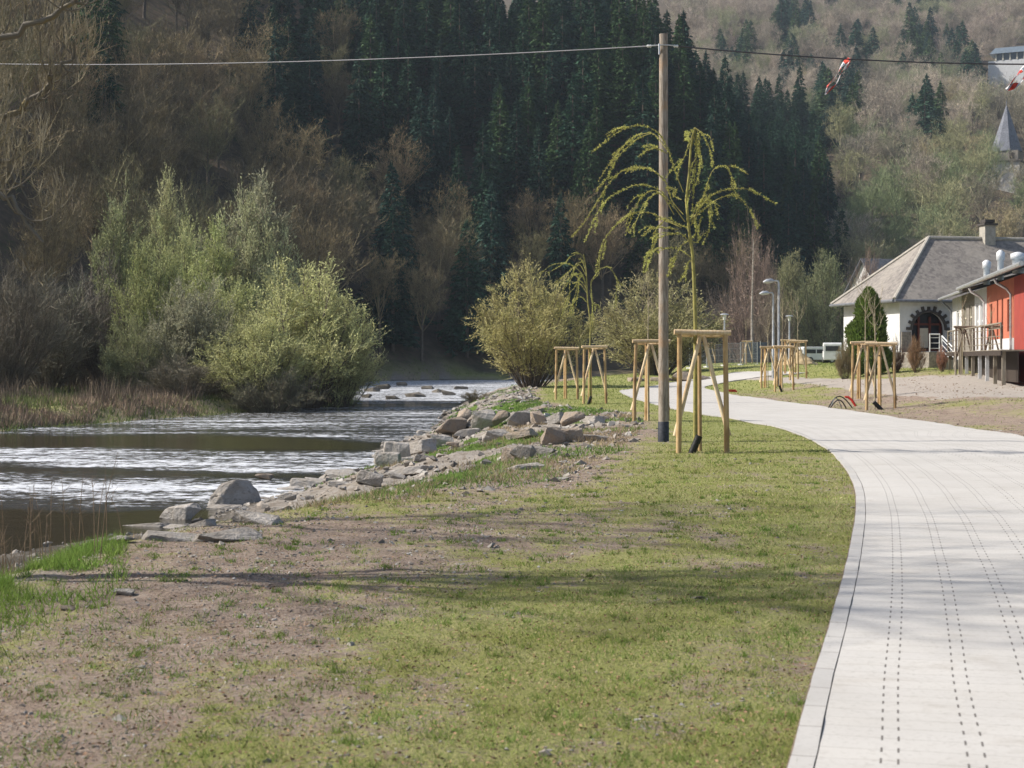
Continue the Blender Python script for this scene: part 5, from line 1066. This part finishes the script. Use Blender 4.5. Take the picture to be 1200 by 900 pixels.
for px_, py_, w_, h_, br, lb in [(544, 499, 20, 22, True, 'upright brown block, leftmost in the top course of the boulder wall'), (566, 499, 32, 22, False, 'grey-topped block, second from the left in the top course of the boulder wall'), (588, 499, 20, 20, True, 'rusty brown block, third in the top course of the boulder wall'), (609, 499, 28, 22, False, 'broad grey block, fourth in the top course of the boulder wall'), (632, 497, 22, 18, True, 'dark brown block, fifth in the top course of the boulder wall'), (652, 497, 20, 17, False, 'small grey block, sixth in the top course of the boulder wall'), (671, 499, 28, 19, True, 'brown streaked block, seventh in the top course of the boulder wall'), (694, 495, 30, 13, False, 'low grey slab, last in the top course of the boulder wall')]: B(px_, py_, w_, h_, lb, br, dep=.9)
for px_, py_, w_, h_, br, lb in [(548, 512, 34, 14, False, 'grey slab at the left of the lower course of the boulder wall'), (580, 513, 34, 14, False, 'flat grey stone, second in the lower course of the boulder wall'), (612, 512, 36, 13, True, 'brown flat stone in the middle of the lower course of the boulder wall'), (646, 520, 28, 24, True, 'ochre cubic boulder on the grassy step above the gravel fan'), (668, 518, 34, 20, True, 'tan wedge boulder right of the ochre cubic boulder'), (688, 516, 44, 10, False, 'long flat grey slab behind the tan wedge boulder'), (596, 541, 20, 20, True, 'upright brown stone at the lower end of the second row'), (613, 539, 28, 22, False, 'tilted grey stone beside the upright brown one'), (634, 533, 36, 14, False, 'flat grey slab between the tilted stone and the ochre cubic boulder'), (618, 550, 44, 10, False, 'thin pale slab below the tilted grey stone')]: B(px_, py_, w_, h_, lb, br)
for px_, py_, w_, h_ in [(436, 459, 28, 7), (410, 456, 20, 6), (460, 468, 26, 6), (500, 456, 22, 5), (525, 463, 24, 6), (420, 452, 34, 9), (448, 456, 26, 8), (405, 462, 24, 8), (486, 465, 34, 7), (470, 452, 20, 6), (512, 460, 20, 5), (395, 470, 22, 8), (430, 466, 18, 6), (540, 456, 22, 5)]:
    D_ = (CH + 1.2) * F / (py_ - HY); B(px_, py_, w_ * .7, h_ * 1.3, 'dark wet rock breaking the water in the rapids', D=D_, group='rocks in the rapids', me=R.choice(HUW))
    bpy.context.view_layer.update(); o = COL.objects[-1]; o.location.z = -1.2 + o.scale[2] * .1
B(310, 562, 20, 9, 'small brown rock alone in the water beyond the big pointed boulder', True, D=(CH + 1.2) * F / (562 - HY)); COL.objects[-1].location.z = -1.15
for i in range(34):
    yv = R.uniform(26, 62); tv = abs(R.gauss(.02, .10)); xx = float(XR(yv) + (XE(yv) - XR(yv)) * tv); px_, py_ = proj(xx, yv, g1(xx, yv)); s = R.uniform(.5, 1.1)
    B(px_, py_, s * F / yv, s * R.uniform(.16, .35) * F / yv, 'flat pale slab lying along the waterline of the near bank', D=yv, group='flat slabs along the waterline', dep=.7)
for i in range(60):
    yv = R.uniform(24, 62); tv = R.uniform(.03, .75); xx = float(XR(yv) + (XE(yv) - XR(yv)) * tv); px_, py_ = proj(xx, yv, g1(xx, yv)); s = R.uniform(.15, .42)
    B(px_, py_, s * F / yv, s * R.uniform(.3, .55) * F / yv, 'loose grey rock on the stony river bank', R.random() < .25, D=yv, group='loose rocks on the river bank')
for px_, py_, w_, h_ in [(770, 437, 16, 7), (745, 441, 18, 8), (800, 440, 26, 14), (822, 438, 20, 9), (786, 444, 14, 6)]: B(px_, py_, w_, h_, 'pinkish boulder beyond the lawn behind the nearest stake frame', True, D=108, group='distant boulders beyond the lawn')
# ------------------------------------------------------------------ small stones in numbers
def soup(meshes):
    out = []
    for me in meshes:
        v = np.empty(len(me.vertices) * 3, np.float32); me.vertices.foreach_get('co', v); f = np.array([tuple(p.vertices) for p in me.polygons]); out.append((v.reshape(-1, 3), np.concatenate([f, f[:, 2:3]], 1)))
    return out
def pebhull(seed):
    r = random.Random(seed); bm = bmesh.new()
    for _ in range(9): v = Vector((r.gauss(0, 1), r.gauss(0, 1), r.gauss(0, 1))).normalized(); bm.verts.new((v.x, v.y * .8, v.z * .55))
    rr_ = bmesh.ops.convex_hull(bm, input=bm.verts); bmesh.ops.triangulate(bm, faces=bm.faces); me = bpy.data.meshes.new('peb'); bm.to_mesh(me); bm.free(); return me
PB = soup([pebhull(i) for i in range(8)])
def scatter_stones(name, xs_, ys_, sz, label, mat, cat='stones'):
    mb = MB(); zs_ = G(xs_, ys_); ch = NR.integers(0, len(PB), len(xs_)); an = NR.uniform(0, 6.28, len(xs_))
    for k, (v, f) in enumerate(PB):
        s_ = np.where(ch == k)[0]
        if not len(s_): continue
        ca, sa = np.cos(an[s_])[:, None], np.sin(an[s_])[:, None]; vx = v[None, :, 0] * ca - v[None, :, 1] * sa; vy = v[None, :, 0] * sa + v[None, :, 1] * ca; vz = np.broadcast_to(v[None, :, 2], vx.shape)
        Vv = np.stack([vx, vy, vz], -1) * sz[s_][:, None, None] + np.stack([xs_[s_], ys_[s_], zs_[s_] + sz[s_] * .15], -1)[:, None, :]; nv = len(v)
        mb.add(Vv.reshape(-1, 3), (f[None] + (np.arange(len(s_)) * nv)[:, None, None]).reshape(-1, 4))
    tag(mb.build(name, mat), label, cat, None, 'stuff')
def wedge(n, y0, y1, xa=-.36, xb=.36, pw=1):
    u = NR.uniform(0, 1, n); yv = y0 * (y1 / y0) ** u if pw == 1 else y0 + (y1 - y0) * u; return NR.uniform(xa, xb, n) * yv, yv
xs_, ys_ = wedge(120000, 5.2, 40); g_ = grassiness(xs_, ys_); sdp = path_sd(xs_, ys_); t_ = (xs_ - XR(ys_)) / (XE(ys_) - XR(ys_)); cl = fbm(xs_ * 1.3, ys_ * 1.3, 3, 120)
ok = (NR.uniform(0, 1, len(xs_)) > g_ * 1.2 + .1) & (sdp > .03) & (t_ > .9) & (cl + NR.uniform(-.3, .3, len(xs_)) > .46); xs_, ys_ = xs_[ok], ys_[ok]; sz = (.0035 + .014 * NR.uniform(0, 1, len(xs_)) ** 3) * np.clip(ys_ / 9, 1, 2.4); sz[NR.uniform(0, 1, len(sz)) < .015] *= 2.6
scatter_stones('gravel', xs_, ys_, sz, 'small stones scattered over the bare soil of the lawn', M['pebble'])
xs_ = []; n = 7000; yv = 20 * (95 / 20) ** NR.uniform(0, 1, n); tv = NR.uniform(0, 1.12, n); xv = XR(yv) + (XE(yv) - XR(yv)) * tv; pk = fbm(xv * .5, yv * .35, 3, 71); ok = (NR.uniform(0, 1, n) < np.where(pk > .54, .25, 1)); xv, yv = xv[ok], yv[ok]
sz = (.02 + .13 * NR.uniform(0, 1, len(xv)) ** 3.5) * np.clip(yv / 30, .7, 1.4); scatter_stones('rubble', xv, yv, sz, 'loose broken stones covering the river bank', M['pebble'])
xv = NR.uniform(10, 30, 9000); yv = 30 * (80 / 30) ** NR.uniform(0, 1, 9000); sp = path_sd(xv, yv); ok = (sp > .1) & (xv / yv < .36) & (xv > np.interp(yv, PRs[80:200:5, 1], PRs[80:200:5, 0])); ok &= fbm(xv * .4, yv * .3, 3, 130) > .47; xv, yv = xv[ok], yv[ok]
scatter_stones('soil_clods', xv, yv, .012 + .04 * NR.uniform(0, 1, len(xv)) ** 2, 'clods and stones on the raked soil right of the path', simple('clod_soil', (.27, .20, .145), (.19, .14, .10), 20))

# ------------------------------------------------------------------ grass
def blade_field(name, xv, yv, h_, w_, color, label, lean=.45, cat='grass', mat='leaf', zoff=0):
    k = len(xv); z = G(xv, yv) + zoff; C = np.stack([xv, yv, z], 1); D_ = NR.normal(0, lean, (k, 3)); D_[:, 2] = 1; D_ /= np.linalg.norm(D_, axis=1)[:, None]; m = MB(); m.blades(C, D_, h_, w_); o = m.build(name, M[mat]); o.color = (*color, 1); tag(o, label, cat, None, 'stuff'); return o
xs_, ys_ = wedge(330000, 5.2, 36); g_ = grassiness(xs_, ys_); fine_ = fbm(xs_ * 7, ys_ * 5, 2, 140); sdp = path_sd(xs_, ys_); t_ = (xs_ - XR(ys_)) / (XE(ys_) - XR(ys_))
ok = (NR.uniform(0, 1, len(xs_)) < np.clip(g_ * 1.25 - .12 + (fine_ - .5) * 1.6, .03, 1)) & (sdp > -.035 * NR.uniform(0, 1, len(xs_))) & (t_ > .85); xs_, ys_, g_ = xs_[ok], ys_[ok], g_[ok]
q = NR.uniform(0, 1, len(xs_)); A_ = q < .58; hh_ = NR.uniform(.012, .036, len(xs_)) * (.6 + .6 * g_) * np.clip(ys_ / 14, 1, 1.5); ww_ = .0032 * np.clip(ys_ / 7, 1, 4)
blade_field('lawn_grass', xs_[A_], ys_[A_], hh_[A_], ww_[A_], (.23, .27, .065), 'short young grass growing thinly over the lawn', .8)
blade_field('dry_grass', xs_[~A_], ys_[~A_], hh_[~A_], ww_[~A_], (.42, .36, .20), 'straw-coloured dead grass lying between the green blades', 1.3)
# tufts: small denser clumps here and there
tx, ty = wedge(1300, 5.4, 30, -.34, .2); sdp = path_sd(tx, ty); ok = (sdp > .02) & ((tx - XR(ty)) / (XE(ty) - XR(ty)) > 1); tx, ty = tx[ok], ty[ok]; tx = np.append(tx, [1.75, 1.9, 1.62, 2.2, 1.5, 1.7, 1.83, 1.58, 1.5, 1.66]); ty = np.append(ty, [9.4, 9.7, 9.3, 12.8, 9.55, 9.8, 9.5, 9.65, 9.3, 9.5]); 
n_ = 26; cx_ = np.repeat(tx, n_); cy_ = np.repeat(ty, n_); rad = np.repeat(NR.uniform(.015, .075, len(tx)), n_); rad[-10 * n_:] = .11; xv = cx_ + NR.normal(0, 1, len(cx_)) * rad; yv = cy_ + NR.normal(0, 1, len(cx_)) * rad; ok = path_sd(xv, yv) > -.04; xv, yv, cx_ = xv[ok], yv[ok], cx_[ok]
blade_field('grass_tufts', xv, yv, NR.uniform(.02, .06, len(xv)), .0045 * np.clip(yv / 8, 1, 3), (.16, .235, .05), 'greener tufts of grass dotted over the lawn', .6)
# longer green grass in the left corner above the water
k = 34000; xv = NR.normal(-4.4, .6, k); yv = NR.normal(12.4, 1.7, k); ok = (yv > 8) & (xv > -7.5) & (xv < -2.95 - .25 * (yv - 12)) & (fbm(xv * 1.5, yv, 3, 150) > .40); xv, yv = xv[ok], yv[ok]
blade_field('bank_grass', xv, yv, NR.uniform(.05, .17, len(xv)) * (.5 + fbm(xv, yv, 2, 151)), .008, (.19, .28, .06), 'long fresh green grass in the left corner above the water', .5)
k = 60000; yv = 16 * (110 / 16) ** NR.uniform(0, 1, k); tv = NR.uniform(.08, 1.12, k); xv = XR(yv) + (XE(yv) - XR(yv)) * tv; ok = (fbm(xv * .5, yv * .35, 3, 71) > .56); xv, yv = xv[ok], yv[ok]
blade_field('weeds', xv, yv, NR.uniform(.04, .13, len(xv)), .011 * np.clip(yv / 18, 1, 3), (.14, .23, .05), 'green weeds and grass growing between the bank stones', .6)
k = 30000; yv = 16 * (60 / 16) ** NR.uniform(0, 1, k); tv = NR.uniform(.15, 1.1, k); xv = XR(yv) + (XE(yv) - XR(yv)) * tv; ok = (fbm(xv * .45 + 9, yv * .3, 3, 161) > .60); xv, yv = xv[ok], yv[ok]
blade_field('dry_weeds', xv, yv, NR.uniform(.05, .18, len(xv)), .009 * np.clip(yv / 18, 1, 3), (.33, .26, .16), 'brown dead weeds on the river bank', .7)
# tall dry stalks against the water
k = 110; xv = NR.normal(-5.0, .55, k); yv = NR.normal(14.2, .6, k); m = MB()
for a_, b_ in zip(xv, yv):
    z0 = g1(a_, b_); h_ = R.uniform(.35, .95); l1, l2 = R.gauss(0, .12), R.gauss(0, .12); m.tube([(a_, b_, z0 - .05), (a_ + l1 * .4, b_ + l2 * .4, z0 + h_ * .6), (a_ + l1, b_ + l2, z0 + h_)], [.004, .003, .0015], 4, False)
    for _ in range(5): t = R.uniform(.45, .95); p = Vector((a_ + l1 * t, b_ + l2 * t, z0 + h_ * t)); m.tube([p, p + Vector((R.gauss(0, .05), R.gauss(0, .05), R.uniform(.02, .09)))], [.0022, .0012], 3, False)
tag(m.build('dead_stalks', simple('dead_stalk', (.20, .14, .09), (.13, .09, .06), 6), None), 'thin dead weed stalks standing before the dark water at the left', 'weeds', None, 'stuff')
# reeds and rough grass of the far bank
k = 26000; yv = 58 * (112 / 58) ** NR.uniform(0, 1, k); xo = np.abs(NR.normal(0, 1.8, k)) + .5; xv = XL(yv) - xo; cl = fbm(xv * .6, yv * .5, 3, 170); ok = (cl + NR.uniform(-.06, .06, k) > .50) & (xv / yv > -.40); xv, yv, cl = xv[ok], yv[ok], cl[ok]
blade_field('reeds', xv, yv, NR.uniform(.3, 1.15, len(xv)) * (.15 + 1.1 * (cl - .3)), .035, (.34, .25, .18), 'reddish-tan dead reeds along the far bank', .28, 'reeds', 'twig')
k = 40000; yv = 52 * (215 / 52) ** NR.uniform(0, 1, k); xo = NR.uniform(-.2, 16, k) ; xv = XL(yv) - xo; ok = (xv / yv > -.42); xv, yv = xv[ok], yv[ok]
blade_field('rough_grass', xv, yv, NR.uniform(.15, .55, len(xv)), .05, (.12, .15, .05), 'rough dull green grass under the willows on the far bank', .5)
k = 30000; yv = 58 * (120 / 58) ** NR.uniform(0, 1, k); xo = 2 + np.abs(NR.normal(0, 6, k)); xv = XL(yv) - xo; cl = fbm(xv * .35, yv * .3, 3, 190); ok = (xv / yv > -.42) & (cl > .42); xv, yv, cl = xv[ok], yv[ok], cl[ok]
blade_field('brushwood', xv, yv, NR.uniform(.3, 1.0, len(xv)) * (.3 + 4 * (cl - .4)), .03, (.19, .145, .105), 'thin brown brushwood at the foot of the far bank shrubs', .3, 'brushwood', 'twig')
# grass in the field beyond and right of the path
k = 50000; yv = 34 * (190 / 34) ** NR.uniform(0, 1, k); xv = NR.uniform(-.02, .36, k) * yv; g_ = grassiness(xv, yv); sp = path_sd(xv, yv); il = inpoly(xv, yv, LOT); t_ = (xv - XR(yv)) / (XE(yv) - XR(yv)); ok = (sp > .05) & ~il & (t_ > .95) & (NR.uniform(0, 1, k) < g_); xv, yv = xv[ok], yv[ok]
blade_field('field_grass', xv, yv, NR.uniform(.03, .09, len(xv)) * np.clip(yv / 50, .8, 2), .02 * np.clip(yv / 50, .8, 2.5), (.19, .24, .06), 'short grass of the lawn and field in the distance', .8)
# leaf litter flakes and twigs
xs_, ys_ = wedge(16000, 5.3, 26); ok = (path_sd(xs_, ys_) > .02) & ((xs_ - XR(ys_)) / (XE(ys_) - XR(ys_)) > .95); xs_, ys_ = xs_[ok], ys_[ok]; k = len(xs_); C = np.stack([xs_, ys_, G(xs_, ys_) + .012], 1); D_ = NR.normal(0, 1, (k, 3)) * (1, 1, .25); D_ /= np.linalg.norm(D_, axis=1)[:, None]; m = MB(); m.leaves(C, D_, NR.uniform(.01, .03, k), .012); o = m.build('leaf_litter', M['twig']); o.color = (.24, .15, .09, 1); tag(o, 'brown dead leaf scraps strewn on the lawn', 'leaf litter', None, 'stuff')

# ------------------------------------------------------------------ small finds by the path
g = ground_at(988, 479); k = g.y / F; X0 = g.x
e = empty('pipe_loops', tuple(g), 0, label='bent dark pipes with a red sleeve sticking out of the soil beside the path', cat='pipes')
def arc(x0, x1, h_, y_, mat, nm, rad=.022, tilt=0):
    m = MB(); n = 12; m.tube([(x0 + (x1 - x0) * (i / n) ** (1 + tilt), y_ * math.sin(i / n * 3), h_ * math.sin(math.pi * (i / n)) - .02) for i in range(n + 1)], rad, 8); m.build(nm, mat, e, True)
arc(-18 * k, 12 * k, 15 * k, .2, M['rubber'], 'pipe', .022); arc(-16 * k, 4 * k, 11 * k, -.15, M['rubber'], 'pipe', .022); arc(-15 * k, -1 * k, 13 * k, .05, M['gutter'], 'pipe', .014)
m = MB(); m.tube([(2 * k, 0, 14 * k), (6 * k, 0, 13.5 * k), (10 * k, -.05, 10 * k), (14 * k, -.1, 3 * k)], [.03, .045, .045, .04], 10); m.build('red_sleeve', M['redpl'], e, True)
g = ground_at(856, 459.5); m = MB(); m.box((0, 0, .07), (.55, .1, .13)); m.box((-.3, 0, .04), (.06, .2, .08)); m.box((.3, 0, .04), (.06, .2, .08)); o = m.build('red_board', M['redpl']); o.location = g; o.rotation_euler.z = .05; tag(o, 'small red board standing at the inner bend of the path', 'board')
for px_, py_, w_, h_, lb, br in [(145, 697, 26, 9, 'dark rock lying on bare soil at the left of the lawn', 0), (80, 716, 20, 6, 'flat pale stone on the soil below the dark rock', 1), (820, 702, 12, 5, 'small brown clod on the lawn', 1)]: B(px_, py_, w_, h_, lb, bool(br))
# stray pebble on the path
B(1121, 563, 12, 3.5, 'dark scrap lying on the path', D=None)

# ------------------------------------------------------------------ leafless trees on the near bank (their twigs hang into the top left corner; their shade crosses the lawn)
def grow(mb, tw, p, d, L, r_, dep, rnd, up=.12):
    n = 4; pts = [p]; dd = d.copy()
    for i in range(n): dd = (dd + Vector((rnd.gauss(0, .16), rnd.gauss(0, .16), rnd.gauss(0, .10) + up * .5))).normalized(); pts.append(pts[-1] + dd * L / n)
    (mb if dep > 1 else tw).tube(pts, [r_ * (1 - .5 * i / n) for i in range(n + 1)], 7 if dep > 2 else 4, False)
    if dep == 0: return
    kids = 4 if dep > 1 else 5
    for k in range(kids):
        i = n if k < 2 else rnd.randint(1, n); q = pts[i]; a = Vector((rnd.gauss(0, 1), rnd.gauss(0, 1), rnd.gauss(0, .6))); a = (a - a.dot(dd) * dd).normalized(); grow(mb, tw, q, (dd * .75 + a * rnd.uniform(.45, .9)).normalized(), L * rnd.uniform(.55, .78), r_ * (.55 if k else .62), dep - 1, rnd, up)
def big_tree(x, y, h_, seed, label, guide=None, spread=.5, clear=.42):
    r = random.Random(seed); z0 = g1(x, y); e = empty('leafless_tree', (x, y, z0), label=label, cat='tree'); mb = MB(); tw = MB(); tk = MB(); top = Vector((r.uniform(-.4, .4), r.uniform(-.4, .4), h_ * clear)); tk.tube([(0, 0, -.4), (0, 0, .3), top * .5, top], [.16, .10, .085, .07], 12); tk.build('trunk', M['lichen'], e, True)
    for k in range(4):
        a = k * 1.57 + r.uniform(-.2, .2); d = Vector((math.cos(a) * spread, math.sin(a) * spread, r.uniform(.6, 1.1))).normalized(); grow(mb, tw, top - Vector((0, 0, r.uniform(0, .8))), d, h_ * .25, .05, 4, r)
    if guide:
        for pts, n in guide:
            P_ = [Vector(q) - Vector((x, y, z0)) for q in pts]; m_ = len(P_); ff_ = []
            for i in range(m_ - 1):
                for s_ in range(5): ff_.append(P_[i].lerp(P_[i + 1], s_ / 5) + Vector((r.gauss(0, .02), r.gauss(0, .02), r.gauss(0, .02))))
            ff_.append(P_[-1]); mb.tube(ff_, [.042 * (1 - .85 * i / len(ff_)) + .004 for i in range(len(ff_))], 6, False)
            for k in range(n):
                i = r.randint(len(ff_) // 4, len(ff_) - 1); dd = (ff_[i] - ff_[i - 1]).normalized(); a = Vector((r.gauss(0, 1), r.gauss(0, 1), r.gauss(-.2, .8))).normalized(); grow(mb, tw, ff_[i], (dd * .7 + a * .8).normalized(), r.uniform(.2, .4), .0075, 2, r, .9)
    mb.build('limb', M['lichen'], e, True); tw.build('twigs', M['greybark'], e, True)
TX, TY = -7.3, 12.7
big_tree(TX, TY, 12.5, 3, 'leafless lichen-covered tree on the near bank, its twigs hanging into the top left corner', [
    ([(TX, TY, 2.2), (-5.6, 12.5, 3.5), (-4.5, 12.3, 4.1), (-3.9, 12.3, 4.3), (-3.4, 12.2, 4.5), (-3.15, 12.2, 4.9)], 34),
    ([(TX, TY, 1.8), (-5.6, 12.2, 2.9), (-4.6, 12.0, 3.12), (-4.1, 12, 3.05), (-3.85, 12, 2.95), (-3.6, 12, 2.62)], 7),
    ([(TX, TY, 2.0), (-5.5, 12.7, 3.0), (-4.6, 12.7, 3.5), (-4.0, 12.7, 3.75), (-3.7, 12.7, 4.0), (-3.55, 12.7, 4.3)], 28),
    ([(TX, TY, 2.4), (-5.2, 12.6, 3.2), (-4.4, 12.6, 3.4), (-4.05, 12.5, 3.3), (-3.9, 12.5, 3.1)], 20),
    ([(TX, TY, 2.8), (-5.4, 13, 4.2), (-4.4, 13, 4.75), (-3.7, 13, 4.9)], 16)], .5, .5)
big_tree(-9.3, 16.6, 11.5, 8, 'slim leafless tree farther along the near bank, just left of the picture', None, .3, .6)
